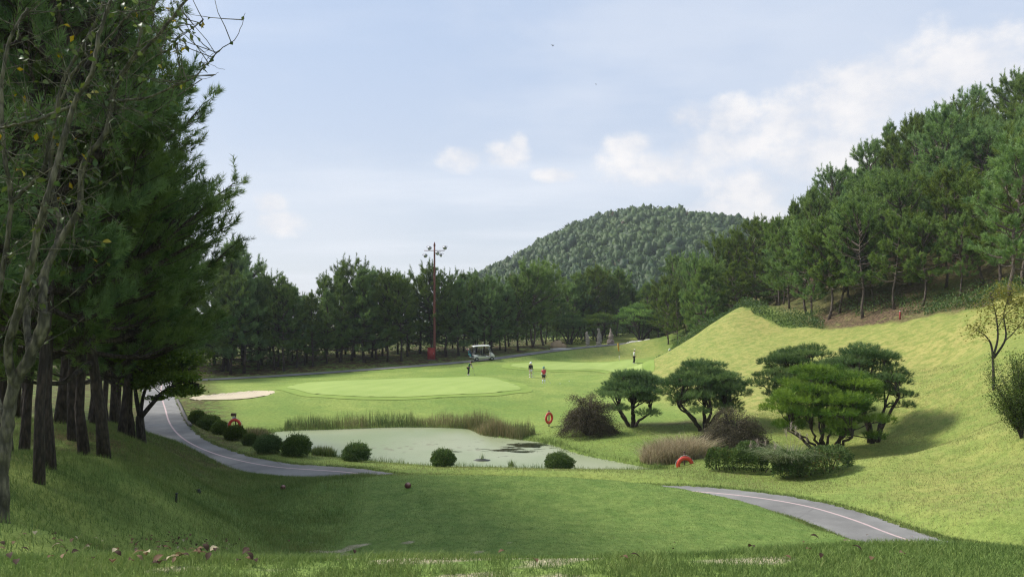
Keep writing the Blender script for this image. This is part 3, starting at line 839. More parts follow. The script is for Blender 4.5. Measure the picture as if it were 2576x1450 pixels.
def pine_geo(seed, Ht, c0, rad, prof, nb, ns, k, nn, nl, wd, shoot, r0=0.16, bend=0.3, sides=6, pitch=(-8, 50), dens=1.0, updir=0.55, topspike=True):
    """a single-stemmed pine: trunk and limbs in one mesh, needles in another"""
    reseed(seed)
    tr = Geo(); cr = Geo()
    m = 9
    t = np.linspace(0, 1, m)
    wx = np.cumsum(rng.normal(0, bend / m, m)); wy = np.cumsum(rng.normal(0, bend / m, m))
    P = np.stack([wx - wx[0], wy - wy[0], t * Ht], -1)
    rr = r0 * (1 - t) ** 0.75 + 0.015; rr[0] *= 1.25
    tr.tube(P, rr, sides + 2)
    def at(tt):
        return np.array([np.interp(tt, t, P[:, i]) for i in range(3)])
    SP, SD, SV = [], [], []
    az = rng.random() * 6.28
    for i in range(nb):
        tt = c0 + (1 - c0) * ((i + rng.random() * 0.8) / nb) * 0.985
        q = (tt - c0) / (1 - c0)
        az += 2.4 + rng.normal(0, 0.5)
        L = rad * prof(q) * (0.62 + 0.55 * rng.random())
        if L < 0.15: L = 0.15
        pt = RAD(pitch[0] + (pitch[1] - pitch[0]) * q + rng.normal(0, 8))
        d = np.array([math.cos(az) * math.cos(pt), math.sin(az) * math.cos(pt), math.sin(pt)])
        b0 = at(tt)
        s = np.linspace(0, 1, 6)
        sag = -0.10 * np.sin(s * np.pi) * L * (1 - q) + 0.20 * s ** 2.5 * L
        wig = rng.normal(0, 0.03 * L, (6, 3)) * s[:, None]
        B = b0 + d * (s * L)[:, None] + np.array([0, 0, 1.0]) * sag[:, None] + wig
        br = (0.10 * r0 + 0.026 * L) * (1 - s) ** 0.8 + 0.006
        tr.tube(B, br, max(4, sides - 2), cap=False)
        nsub = max(2, int(round(ns * (0.5 + 0.5 * L / rad))))
        for j in range(nsub):
            sj = 0.30 + 0.70 * (j + rng.random() * 0.7) / nsub
            sj = min(sj, 0.99)
            p0 = np.array([np.interp(sj, s, B[:, c]) for c in range(3)])
            sg = 1 if j % 2 else -1
            hd = rotz(d, sg * RAD(rng.uniform(28, 75)) * (1.1 - 0.55 * sj))
            hd[2] = abs(hd[2]) * 0.4 + rng.uniform(0.02, 0.42)
            hd = hd / np.linalg.norm(hd)
            l = (0.50 * L * (1.15 - sj) + 0.30) * rng.uniform(0.6, 1.2)
            e = np.linspace(0, 1, 4)
            C = p0 + hd * (e * l)[:, None] + np.array([0, 0, 1.0]) * (0.22 * l * e ** 2)[:, None] + rng.normal(0, 0.03 * l, (4, 3)) * e[:, None]
            tr.tube(C, (0.008 + 0.010 * l) * (1 - e) + 0.004, 3, cap=False)
            kk = max(2, int(round(k * (0.5 + l / rad * 1.4) * dens)))
            ee = 0.45 + 0.55 * ((np.arange(kk) + rng.random(kk)) / kk) ** 0.7
            pp = np.stack([np.interp(ee, e, C[:, c]) for c in range(3)], -1) + rng.normal(0, 0.05 * rad / 3, (kk, 3))
            dd = norm(hd[None] * (0.6 + 0.6 * ee[:, None]) + rng.normal(0, 0.42, (kk, 3)) + np.array([0, 0, updir]))
            SP.append(pp); SD.append(dd)
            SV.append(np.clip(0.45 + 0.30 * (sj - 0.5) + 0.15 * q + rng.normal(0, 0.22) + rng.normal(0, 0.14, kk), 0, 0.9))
        if q > 0.45:                                       # upright candles at the ends of the upper limbs
            kc = 4; zc = np.linspace(0, 0.24 * rad * (0.5 + q * 0.6), kc)
            SP.append(B[-1] + np.stack([np.zeros(kc), np.zeros(kc), zc], -1)); SD.append(np.tile([0, 0, 1.0], (kc, 1)) + rng.normal(0, .12, (kc, 3))); SV.append(np.clip(np.full(kc, 0.55) + rng.normal(0, .2), 0, .9))
    if topspike:
        kk = max(6, k * 2)
        zz = rng.random(kk)
        pp = P[-1] + np.stack([rng.normal(0, .05 * rad / 2, kk), rng.normal(0, .05 * rad / 2, kk), (zz - 0.8) * 0.6], -1)
        SP.append(pp); SD.append(np.tile([0, 0, 1.0], (kk, 1)) + rng.normal(0, 0.25, (kk, 3))); SV.append(rng.random(kk))
    SP = np.vstack(SP); SD = np.vstack(SD); SV = np.concatenate(SV)
    V, T, a = needles(SP, SD, shoot * (0.6 + 0.8 * rng.random(len(SP))), nn, nl, wd, 0.85, SV)
    cr.add(V, T, None, a)
    return tr, cr

def tree_thing(name, label, cat, geo, mats, loc=(0, 0, 0), rz=0.0, sc=1.0, group=None, tilt=(0, 0), parts=('trunk', 'crown')):
    t = thing(name, label, cat, loc, (tilt[0], tilt[1], rz), (sc, sc, sc), group)
    for gname, gg, mm in zip(parts, geo, mats):
        gg.obj(gname, mm, t, smooth=(gname == 'trunk'))
    return t

M['bark_pine'] = bark('pine_bark', (0.020, 0.015, 0.012), (0.095, 0.068, 0.052))
M['bark_hill'] = bark('hillside_pine_bark', (0.060, 0.048, 0.040), (0.215, 0.165, 0.130))
M['bark_grey'] = bark('lichened_grey_bark', (0.032, 0.030, 0.020), (0.240, 0.220, 0.140), 3.0)
M['bark_dark'] = bark('dark_bark', (0.022, 0.018, 0.014), (0.075, 0.060, 0.048))
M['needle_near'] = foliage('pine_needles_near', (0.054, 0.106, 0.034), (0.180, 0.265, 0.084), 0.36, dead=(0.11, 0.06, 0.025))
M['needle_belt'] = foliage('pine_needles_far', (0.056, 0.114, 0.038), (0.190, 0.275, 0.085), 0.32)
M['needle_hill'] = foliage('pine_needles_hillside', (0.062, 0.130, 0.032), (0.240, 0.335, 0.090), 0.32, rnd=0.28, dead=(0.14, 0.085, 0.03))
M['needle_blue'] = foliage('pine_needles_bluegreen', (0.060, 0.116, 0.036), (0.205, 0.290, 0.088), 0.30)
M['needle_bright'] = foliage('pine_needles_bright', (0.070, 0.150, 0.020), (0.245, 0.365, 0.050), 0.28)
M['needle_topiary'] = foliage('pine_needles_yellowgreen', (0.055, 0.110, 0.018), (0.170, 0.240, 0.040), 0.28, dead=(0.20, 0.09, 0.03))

round_prof = lambda q: (0.55 + 0.75 * q if q < 0.35 else 0.82 + 0.18 * math.sin((q - .35) * 4)) * (1 - max(0, q - 0.55) ** 1.6 * 2.6)
cone_prof = lambda q: 1.0 * (1 - q) ** 0.75 * (0.7 + 0.6 * min(q * 4, 1) * 0.5) + 0.05
flat_prof = lambda q: 0.75 + 0.35 * q if q < 0.6 else 0.96 * (1 - (q - .6) ** 1.5 * 2.6)

# big pines on the left bank: needles fine enough to read as brushes
NEARP = []
for i, (h, c0, rad, pr) in enumerate([(10.4, 0.25, 4.1, round_prof), (11.8, 0.27, 3.9, round_prof), (9.6, 0.26, 4.0, cone_prof)]):
    NEARP.append(pine_geo(100 + i, h, c0, rad, pr, 42, 12, 7, 30, 0.20, 0.019, 0.24, updir=0.65, r0=0.120, bend=0.5, sides=8, pitch=(-6, 58)))
spots = [  # picture column, distance, variant, lean, turn, size
    (98, 13.4, 1, 0.06, 0.3, (.62, .62, 1.0)), (128, 14.6, 0, 0.04, 1.9, (.66, .66, 1.05)), (214, 17.2, 2, 0.0, 2.4, (.85, .85, 1.0)), (262, 17.0, 0, 0.10, 4.1, (.92, .92, .86)), (186, 20.5, 1, 0.05, 5.2, 1.0), (306, 24.2, 2, 0.04, 0.9, .95),
    (318, 26.0, 1, 0.06, 3.3, .85), (333, 24.6, 0, 0.03, 2.0, .80), (60, 18.5, 2, 0.03, 1.1, (.8, .8, 1.15)), (20, 15.8, 0, 0.02, 2.9, (.7, .7, 1.2)), (150, 22.5, 0, 0.05, 0.2, 1.1),
    (285, 30.0, 1, 0.02, 4.4, 1.0), (235, 27.0, 2, 0.03, 5.6, 1.1), (100, 26.0, 1, 0.0, 3.7, 1.2), (30, 23.0, 0, 0.04, 4.9, 1.25), (190, 33.0, 0, -0.02, 1.3, 1.2),
    (270, 38.0, 2, 0.0, 2.2, 1.1), (120, 34.0, 1, 0.02, 0.6, 1.2), (60, 31.0, 2, 0.03, 5.0, 1.25), (228, 44.0, 1, 0.0, 3.0, 1.1), (120, 48.0, 2, 0.0, 4.0, 1.3), (-160, 12.5, 2, 0.02, 3.9, 1.1), (330, 32.0, 0, 0.04, 2.3, (1.3, 1.3, 1.05)), (300, 41.0, 1, 0.03, 0.8, (1.3, 1.3, .95))]
LEFTLAB = ['nearest dark pine on the left bank, thick leaning trunk beside the grey-barked tree', 'second dark pine on the left bank, close behind the nearest trunk',
           'straight slender dark pine left of the leaning trunk on the bank', 'dark pine with a thick trunk leaning right at the edge of the left bank']
GL = 'dark pines of the wood on the left bank'
protoN = {}
for i, (u, d, vnt, lean, rz_, sc) in enumerate(spots):
    x = (u - U0) / F * d
    lab = LEFTLAB[i] if i < 4 else 'dark trunked pine standing in the shaded wood on the left bank'
    loc = (x, d, hz(x, d) - 0.08)
    if vnt not in protoN:
        protoN[vnt] = tree_thing('pine_tree', lab, 'pine tree', NEARP[vnt], (M['bark_pine'], M['needle_near']), loc, rz_, 1.0, GL, (0, lean))
        protoN[vnt].scale = sc if isinstance(sc, tuple) else (sc,) * 3
    else:
        copy_thing(protoN[vnt], loc, rz_, sc, lab, GL, (0, lean))

# mid-distance pines: six builds, shared by the belt behind the greens and the left wood
BELT = []
for i in range(6):
    reseed(200 + i)
    h = [12.5, 11.5, 13, 10.5, 12, 11][i]; c0 = [0.16, 0.26, 0.20, 0.12, 0.30, 0.18][i]; rad = [3.5, 3.8, 3.3, 3.2, 3.6, 3.4][i]
    BELT.append(pine_geo(210 + i, h, c0, rad, [cone_prof, round_prof, cone_prof, cone_prof, round_prof, round_prof][i], 34, 7, 10, 15, 0.30, 0.050, 0.36, updir=0.7, r0=0.15, bend=0.9, sides=5, pitch=(-4, 60)))
protoB = {}
def belt_tree(i, x, y, rz_, sc, lab, grp, tilt=(0, 0)):
    loc = (x, y, hz(x, y) - 0.1)
    if i not in protoB:
        protoB[i] = tree_thing('pine_tree', lab, 'pine tree', BELT[i], (M['bark_pine'], M['needle_belt']), loc, rz_, sc, grp, tilt)
        return protoB[i]
    return copy_thing(protoB[i], loc, rz_, sc, lab, grp, tilt)
reseed(31)
# skyline of the belt: column -> top row in the picture
topu = [560, 640, 700, 760, 820, 880, 930, 980, 1010, 1060, 1085, 1130, 1170, 1200, 1260, 1300, 1350, 1400, 1470, 1540, 1600, 1640]
topv = [650, 668, 705, 712, 690, 672, 660, 682, 708, 690, 680, 700, 665, 700, 706, 690, 686, 704, 690, 676, 704, 716]
def belt_label(u, row):
    w_ = 'left of the floodlight mast' if u < 900 else 'just left of the floodlight mast' if u < 1075 else 'between the floodlight mast and the golf cart' if u < 1180 else 'behind the golf cart' if u < 1290 else 'between the golf cart and the tan boulders' if u < 1400 else 'behind the stone towers'
    return ('front-row' if row == 0 else 'second-row' if row == 1 else 'back-row') + ' dark pine of the belt ' + w_
k = 0; later = []
for row, (off, step) in enumerate([(7, 30), (10.5, 37), (15, 52)]):
    u = 560 + row * 9
    while u < 1650:
        by = np.interp((u - U0) / F * 103, BACKPATH[:, 0], BACKPATH[:, 1])
        d = by + off + rng.uniform(-1.2, 1.6) + (9 if u > 1370 else 0)
        x = (u - U0) / F * d
        top = np.interp(u, topu, topv) + (rng.uniform(-12, 34) if row < 2 else rng.uniform(0, 55))
        sl = np.clip(((-3.8 - x) * .96 + (d - 95) * .28), 0, 13)
        if row < 2 and np.hypot(x + 3.8 + .96 * sl, d - 95 - .28 * sl) < 1.7: u += step * .5; continue   # the cart stands in the sun
        hh = CZ + (VH - top) / F * d - hz(x, d)
        hh *= 0.92
        i = int(rng.integers(0, 6)); h0 = [12.5, 11.5, 13, 10.5, 12, 11][i] + 0.2
        if u > 1330 and rng.random() < .6: later.append((x, d, hh, belt_label(u, row).replace('dark', 'lighter green')))
        else: belt_tree(i, x, d, rng.uniform(0, 6.28), hh / h0, belt_label(u, row), 'pines of the belt behind the greens', (rng.normal(0, .03), rng.normal(0, .03)))
        u += step * rng.uniform(0.65, 1.3); k += 1
# the left wood running on beside the cart path
for (u, d) in [(390, 82), (450, 90), (540, 92), (575, 88), (610, 92), (470, 90), (590, 100), (430, 84)]:
    x = (u - U0) / F * d
    belt_tree(int(rng.integers(0, 6)), x, d, rng.uniform(0, 6.28), rng.uniform(0.98, 1.2), 'dark pine of the wood beyond the bend of the cart path', 'pines beyond the bend of the cart path')

# trees on the hillside to the right
HILLP = []
for i in range(6):
    h = [8.5, 9.5, 7.6, 9.0, 8.0, 10.0][i]; c0 = [0.20, 0.30, 0.16, 0.24, 0.34, 0.22][i]; rad = [3.0, 3.2, 2.7, 2.9, 3.1, 3.2][i]
    HILLP.append(pine_geo(310 + i, h, c0, rad, [cone_prof, round_prof, cone_prof, round_prof, round_prof, cone_prof][i], 34, 7, 10, 15, 0.26, 0.046, 0.32, updir=0.8, r0=0.11, bend=1.2, sides=5, pitch=(-2, 62)))
protoH = {}
def hill_tree(i, x, y, rz_, sc, lab, grp, tilt=(0, 0)):
    loc = (x, y, hz(x, y) - 0.1)
    if i not in protoH:
        protoH[i] = tree_thing('pine_tree', lab, 'pine tree', HILLP[i], (M['bark_hill'], M['needle_hill']), loc, rz_, 1.0, grp, tilt)
        protoH[i].scale = sc if isinstance(sc, tuple) else (sc,) * 3
        return protoH[i]
    return copy_thing(protoH[i], loc, rz_, sc, lab, grp, tilt)
reseed(41)
for (x, d, hh, lab) in later:
    i = int(rng.choice([1, 3, 4, 5])); sz = hh / [8.5, 9.5, 7.6, 9.0, 8.0, 10.0][i]
    hill_tree(i, x, d, rng.uniform(0, 6.28), (sz * 1.05, sz * 1.05, sz), lab, 'pines of the belt behind the greens')
RX = np.array([14, 19, 24.5, 26, 27.3, 29.3, 31.3, 33, 36, 42, 60]); RY = np.array([76, 79, 82, 73, 68, 62.5, 57.5, 53.5, 48, 40, 30])
placed = []
def place_hill(x, y, mind):
    for (a, b) in placed:
        if (a - x) ** 2 + (b - y) ** 2 < mind * mind: return False
    placed.append((x, y)); return True
# front row with bare stems showing against the soil
for (u, d, sc) in [(2030, 73, .95), (2045, 71, .8), (2085, 68.5, 1.0), (2112, 69, .85), (2170, 64.5, .95), (2200, 66, .7), (2250, 62, .85), (2320, 60, .75), (2415, 57.5, .6), (1985, 77, .8), (1960, 80, .9), (2140, 70, .9), (2290, 66, .9), (2380, 62, .9), (2230, 70, 1.0), (2475, 58, .9), (2540, 47.5, 1.02), (2575, 52, 1.1)]:
    x = (u - U0) / F * d
    if place_hill(x, d, 0.5):
        hill_tree(int(rng.choice([1, 3, 4])), x, d, rng.uniform(0, 6.28), sc, 'slim pine with bare lower stem at the foot of the wooded hillside', 'pines at the foot of the wooded hillside', (rng.normal(0, .06), rng.normal(0, .07)))
n = 0
def hill_label(x, y):
    uu = U0 + x / y * F
    side = 'above the tip of the grass mound' if uu < 1960 else 'above the saddle of the grass slope' if uu < 2180 else 'above the bare soil patch' if uu < 2400 else 'near the right edge of the picture'
    e_ = y - np.interp(x, RX, RY)
    return ('green pine low on the wooded hillside, ' if e_ < 14 else 'green pine half way up the wooded hillside, ' if e_ < 28 else 'green pine high on the wooded hillside, ') + side
for _ in range(4000):
    x = rng.uniform(22, 74); y = rng.uniform(54, 126)
    edge = np.interp(x, RX, RY)
    if y < edge + 4 or y > 128 - 0.2 * (x - 20): continue
    if (x / y) > 0.80: continue
    if x < 30 and y < 88: continue
    if not place_hill(x, y, 2.9): continue
    hill_tree(int(rng.integers(0, 6)), x, y, rng.uniform(0, 6.28), (lambda a_: (a_ * rng.uniform(.8, 1.15), a_ * rng.uniform(.8, 1.15), a_ * rng.uniform(.85, 1.25)))(rng.uniform(0.66, 1.05)), hill_label(x, y), 'pines covering the right hillside', (rng.normal(0, .04), rng.normal(0, .04)))
    n += 1
    if n >= 172: break
print('hill trees', n, 'belt trees', k)

# many-stemmed pines with foliage in pads
def pad_pine(seed, Wd, Ht, npad, nst, base_w, padr, nsh, nn, nl, wd, low=0.38, flat=0.42, r0=0.10, dome=1.0, skew=(0, 0), updir=1.0, tier=.45):
    reseed(seed)
    tr, cr = Geo(), Geo()
    hubs = []
    for i in range(nst):
        a = 2 * np.pi * (i + 0.4 * rng.random()) / nst
        f = rng.uniform(0.25, 0.75) if i else 0.05
        b0 = np.array([math.cos(a) * base_w * rng.uniform(.3, 1), math.sin(a) * base_w * rng.uniform(.3, 1), -0.1])
        hub = np.array([math.cos(a) * Wd * 0.5 * f + skew[0] * .5, math.sin(a) * Wd * 0.5 * f + skew[1] * .5, Ht * rng.uniform(low * 0.85, low * 1.25)])
        hubs.append((b0, hub))
        s = np.linspace(0, 1, 8)
        C = b0 + (hub - b0) * np.stack([s ** 1.25, s ** 1.25, s ** 0.9], -1) + rng.normal(0, 0.035 * Wd / 4, (8, 3)) * np.sin(s * np.pi)[:, None]
        rr = r0 * (1.25 - 0.6 * s) * rng.uniform(0.75, 1.1)
        tr.tube(C, rr, 7)
    HB = np.array([h for _, h in hubs])
    pads = []
    for i in range(npad):
        q = (i + 0.5) / npad
        th = 2.399963 * i + rng.normal(0, 0.25)
        rr = math.sqrt(q) * (0.94 + 0.08 * rng.random())
        zt = low + 0.06 + (1 - low - 0.06) * math.sqrt(max(0.0, 1 - (rr * 0.97) ** 2)) ** dome
        zt -= rng.random() * 0.16 * (1 - q * 0.4)
        c = np.array([math.cos(th) * rr * (Wd / 2 - padr * 0.65), math.sin(th) * rr * (Wd / 2 - padr * 0.65), Ht * zt - padr * 0.4])
        c[:2] += np.array(skew) * (c[2] / Ht)
        pads.append((c, padr * rng.uniform(0.75, 1.25)))
        for _k in range(int(tier + rng.random()) if rr > 0.2 else 0):      # lower tier under the outer pads
            c2 = c.copy(); c2[2] = max(Ht * low * 0.9, c[2] - Ht * rng.uniform(0.14, 0.30)); c2[:2] *= rng.uniform(0.75, 1.0)
            pads.append((c2, padr * rng.uniform(0.6, 1.0)))
    for (c, pr_) in pads:
        j = int(np.argmin(((HB - c) ** 2 * np.array([1, 1, 0.4])).sum(1)))
        h0 = HB[j]
        s = np.linspace(0, 1, 6)
        C = h0 + (c - h0) * np.stack([s, s, s ** 0.75], -1) + rng.normal(0, 0.045, (6, 3)) * np.sin(s * np.pi)[:, None]
        L = np.linalg.norm(c - h0)
        tr.tube(C, (r0 * 0.42) * (1.1 - 0.8 * s) * min(1.2, 0.5 + L / 2), 5, cap=False)
        n = int(nsh * (pr_ / padr) ** 2)
        a = rng.random(n) * 2 * np.pi; r_ = np.sqrt(rng.random(n))
        zz = rng.uniform(-0.30, 1.0, n) * np.sqrt(np.maximum(0, 1 - r_ ** 2 * 0.9))
        P = c + np.stack([np.cos(a) * r_ * pr_, np.sin(a) * r_ * pr_, zz * pr_ * flat], -1)
        D = norm(np.stack([np.cos(a) * r_ * 0.9, np.sin(a) * r_ * 0.9, np.full(n, updir) * (0.5 + 0.5 * (zz > 0))], -1) + rng.normal(0, 0.28, (n, 3)))
        for q in range(0):
            pass
        V, T, av = needles(P, D, 0.16, nn, nl, wd, 0.8, np.clip(0.12 + 0.60 * zz + rng.normal(0, 0.22) + rng.normal(0, .10, n), 0, 0.9))  # pads darker below, lighter on top: shade of the gaps put into the colour
        cr.add(V, T, None, av)
        ng = 5
        for q in range(ng):                        # twigs inside the pad
            aa = rng.random() * 6.28
            e = c + np.array([math.cos(aa) * pr_ * .75, math.sin(aa) * pr_ * .75, pr_ * flat * rng.uniform(-.2, .4)])
            tr.tube(np.array([C[-2], (C[-1] + e) / 2, e]), np.array([.018, .012, .006]) * (r0 / 0.1), 3, cap=False)
    return tr, cr

PP = [  # column, distance, width, height, pads, stems ...
    dict(uv=(1590, 1072), Wd=4.3, Ht=3.75, npad=26, nst=5, low=.27, seed=1, mat='needle_blue', label='round pine with a forked trunk, leftmost of the pines on the slope'),
    dict(uv=(1772, 1082), Wd=5.0, Ht=4.1, npad=30, nst=6, low=.33, seed=2, mat='needle_blue', label='wide flat-topped pine with spreading stems behind the brown domed shrub'),
    dict(uv=(2078, 1137), Wd=5.6, Ht=4.3, npad=34, nst=11, low=.22, seed=3, mat='needle_bright', label='bright green dome-shaped pine with many stems behind the clipped hedge'),
    dict(uv=(2197, 1112), Wd=4.7, Ht=5.2, npad=26, nst=5, low=.38, seed=4, mat='needle_blue', skew=(0.7, 0), label='tallest round pine, bare stems leaning right, right of the bright green one'),
    dict(uv=(2010, 1085), d=42, Wd=5.0, Ht=4.75, npad=28, nst=6, low=.26, seed=5, mat='needle_blue', label='dark pine half hidden behind the bright green dome-shaped pine'),
]
for q in PP:
    if 'd' in q:
        P0 = np.array(on(q['uv'][0], q['d']))
    else:
        P0 = ray(*q['uv'])
    gset = pad_pine(400 + q['seed'], q['Wd'], q['Ht'], q['npad'], q['nst'], 0.30 if q['nst'] < 9 else 0.55, 0.74, 125, 15, 0.165, 0.0185, q['low'], r0=0.105 if q['nst'] < 9 else 0.075, skew=q.get('skew', (0, 0)), tier=.95 if q['seed'] == 3 else .7, flat=.36)
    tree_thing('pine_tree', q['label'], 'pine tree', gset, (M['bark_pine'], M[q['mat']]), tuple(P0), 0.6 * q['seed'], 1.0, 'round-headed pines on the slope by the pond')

# clipped and umbrella pines round the stone towers
for q in [dict(u=1612, d=120.5, Wd=8.8, Ht=6.3, npad=40, nst=7, low=.42, seed=11, mat='needle_bright', label='broad umbrella-shaped pine behind the white rocks'),
          dict(u=1508, d=121.5, Wd=6.0, Ht=5.2, npad=26, nst=6, low=.45, seed=12, mat='needle_topiary', label='yellow-green clipped pine behind the stone towers'),
          dict(u=1432, d=121.0, Wd=6.4, Ht=5.0, npad=26, nst=6, low=.42, seed=13, mat='needle_topiary', label='yellow-green clipped pine with browned top left of the stone towers')]:
    P0 = on(q['u'], q['d'])
    gset = pad_pine(430 + q['seed'], q['Wd'], q['Ht'], q['npad'], q['nst'], 0.4, 1.0, 60, 11, 0.26, 0.030, q['low'], r0=0.13)
    tree_thing('pine_tree', q['label'], 'pine tree', gset, (M['bark_pine'], M[q['mat']]), tuple(P0), 0.3 * q['seed'], 1.0)
for q in [dict(u=1712, d=132, Wd=8.0, Ht=12.6, npad=30, nst=2, low=.50, seed=21, label='tallest flat-crowned red pine rising before the far mountain', tilt=.02),
          dict(u=1662, d=128, Wd=7.5, Ht=8.8, npad=22, nst=2, low=.55, seed=22, label='flat-crowned red pine with a pale leaning trunk left of the grass mound', tilt=-.05),
          dict(u=1742, d=120, Wd=7.0, Ht=9.0, npad=22, nst=2, low=.52, seed=23, label='flat-crowned red pine just left of the grass mound top', tilt=.05)]:
    P0 = on(q['u'], q['d'])
    gset = pad_pine(450 + q['seed'], q['Wd'], q['Ht'], q['npad'], q['nst'], 0.25, 1.15, 60, 11, 0.27, 0.030, q['low'], flat=0.32, r0=0.17, dome=0.8)
    tree_thing('pine_tree', q['label'], 'pine tree', gset, (M['bark_hill'], M['needle_hill']), tuple(P0), 0.3 * q['seed'], 1.0, None, (0, q['tilt']))

# ---- shrubs
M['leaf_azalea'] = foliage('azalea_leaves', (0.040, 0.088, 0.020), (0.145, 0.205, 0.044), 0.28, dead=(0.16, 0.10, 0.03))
M['leaf_hedge'] = foliage('hedge_leaves', (0.045, 0.092, 0.022), (0.145, 0.200, 0.050), 0.28, dead=(0.17, 0.085, 0.03))
M['leaf_brown'] = foliage('bronze_leaves', (0.060, 0.045, 0.030), (0.135, 0.095, 0.052), 0.25)
M['leaf_maple'] = foliage('green_maple_leaves', (0.090, 0.175, 0.034), (0.225, 0.325, 0.068), 0.42)
M['leaf_tree'] = foliage('broad_leaves', (0.050, 0.095, 0.030), (0.150, 0.190, 0.065), 0.35, rough=0.4, dead=(0.40, 0.33, 0.05))
M['leaf_yellow'] = foliage('yellowing_leaves', (0.150, 0.170, 0.040), (0.330, 0.315, 0.085), 0.45)
M['leaf_shrub'] = foliage('undergrowth_leaves', (0.045, 0.090, 0.022), (0.140, 0.200, 0.048), 0.30)

def ball_bush(seed, rx, ry, rz_, n, size, shell=0.25, lump=0.16, stems=7, flatbot=0.25):
    reseed(seed)
    tr, cr = Geo(), Geo()
    a = rng.random(n) * 2 * np.pi; cz = rng.uniform(-0.72, 1, n); s = np.sqrt(1 - cz ** 2)
    lum = 1 + lump * vnoise(a * 1.6 + 5 * cz, cz * 3.0, 0.9, seed) + lump * 0.5 * vnoise(a * 4, cz * 6, 0.7, seed + 3)
    r_ = (shell + (1 - shell) * rng.random(n) ** 0.5) * lum
    C = np.array([0, 0, rz_ * (1 - flatbot)])
    N_ = np.stack([np.cos(a) * s, np.sin(a) * s, cz], -1)
    P = C + N_ * r_[:, None] * np.array([rx, ry, rz_])
    D = norm(N_ * .6 + rng.normal(0, 0.6, (n, 3)) + np.array([0, 0, 0.45]))
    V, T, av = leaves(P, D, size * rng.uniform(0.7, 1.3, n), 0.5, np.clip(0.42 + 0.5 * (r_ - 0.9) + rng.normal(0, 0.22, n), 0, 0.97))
    cr.add(V, T, None, av)
    ns_ = 30                                          # loose shoots standing out of the clipped surface
    aa = rng.random(ns_) * 6.28; q = np.sqrt(rng.random(ns_)) * 0.85
    b = np.stack([np.cos(aa) * q * rx, np.sin(aa) * q * ry, C[2] + rz_ * np.sqrt(1 - q ** 2)], -1)
    for p_ in b:
        k_ = 5; z_ = np.linspace(0, rng.uniform(.10, .26), k_)
        V, T, av = leaves(p_ + np.stack([z_ * 0.2 * rng.normal(), z_ * 0.2 * rng.normal(), z_], -1), np.tile([0, 0, 1.0], (k_, 1)) + rng.normal(0, .6, (k_, 3)), size, 0.5, np.full(k_, 0.75))
        cr.add(V, T, None, av)
    for i in range(stems):
        aa = rng.random() * 6.28
        e = C + np.array([math.cos(aa) * rx * .7, math.sin(aa) * ry * .7, rz_ * rng.uniform(-.2, .6)])
        b0 = np.array([rng.normal(0, .08), rng.normal(0, .08), -0.05])
        tr.tube(np.array([b0, b0 * .5 + e * .5 + np.array([0, 0, -.1]), e]), np.array([.03, .02, .008]), 5)
    return tr, cr

bushes = [(497, 1052, 44, 36), (527, 1065, 58, 37), (555, 1077, 46, 32), (591, 1090, 54, 36), (631, 1107, 42, 29), (675, 1118, 70, 41), (746, 1122, 72, 51), (896, 1136, 70, 44), (1115, 1147, 63, 43), (1407, 1151, 72, 42)]
blab = ['farthest round azalea in the row by the path bend', 'second azalea of the row from the path bend', 'small azalea just left of the life ring', 'round azalea in front of the left life ring', 'small low azalea, fifth in the row from the path bend', 'wide azalea bush, sixth in the row from the path bend',
        'large dome azalea at the left end of the pond', 'azalea ball alone on the near pond bank, left of centre', 'azalea ball with upright shoots on the near pond bank at centre', 'open azalea ball on the near pond bank, rightmost']
BV = [ball_bush(500 + i, 1, 1, 0.8, 12500, 0.090, lump=0.13) for i in range(3)]
bproto = {}
for i, (u, v, wpx, hpx) in enumerate(bushes):
    P0 = ray(u, v + hpx * 0.46)
    if i >= 7: P0 = np.array(on(u, [0, 36.0, 34.6, 34.0][i - 6]))
    sx = wpx / F * P0[1] / 2 * 1.02; sz = hpx / F * P0[1] / 1.42 * 1.05
    vi = i % 3
    if vi not in bproto:
        t_ = tree_thing('azalea_bush', blab[i], 'bush', BV[vi], (M['bark_dark'], M['leaf_azalea']), tuple(P0), 1.1 * i, 1, 'clipped azaleas along the near side of the pond', parts=('stems', 'foliage'))
        bproto[vi] = t_
    else:
        t_ = copy_thing(bproto[vi], tuple(P0), 1.1 * i, 1, blab[i])
    t_.scale = (sx, sx, sz)

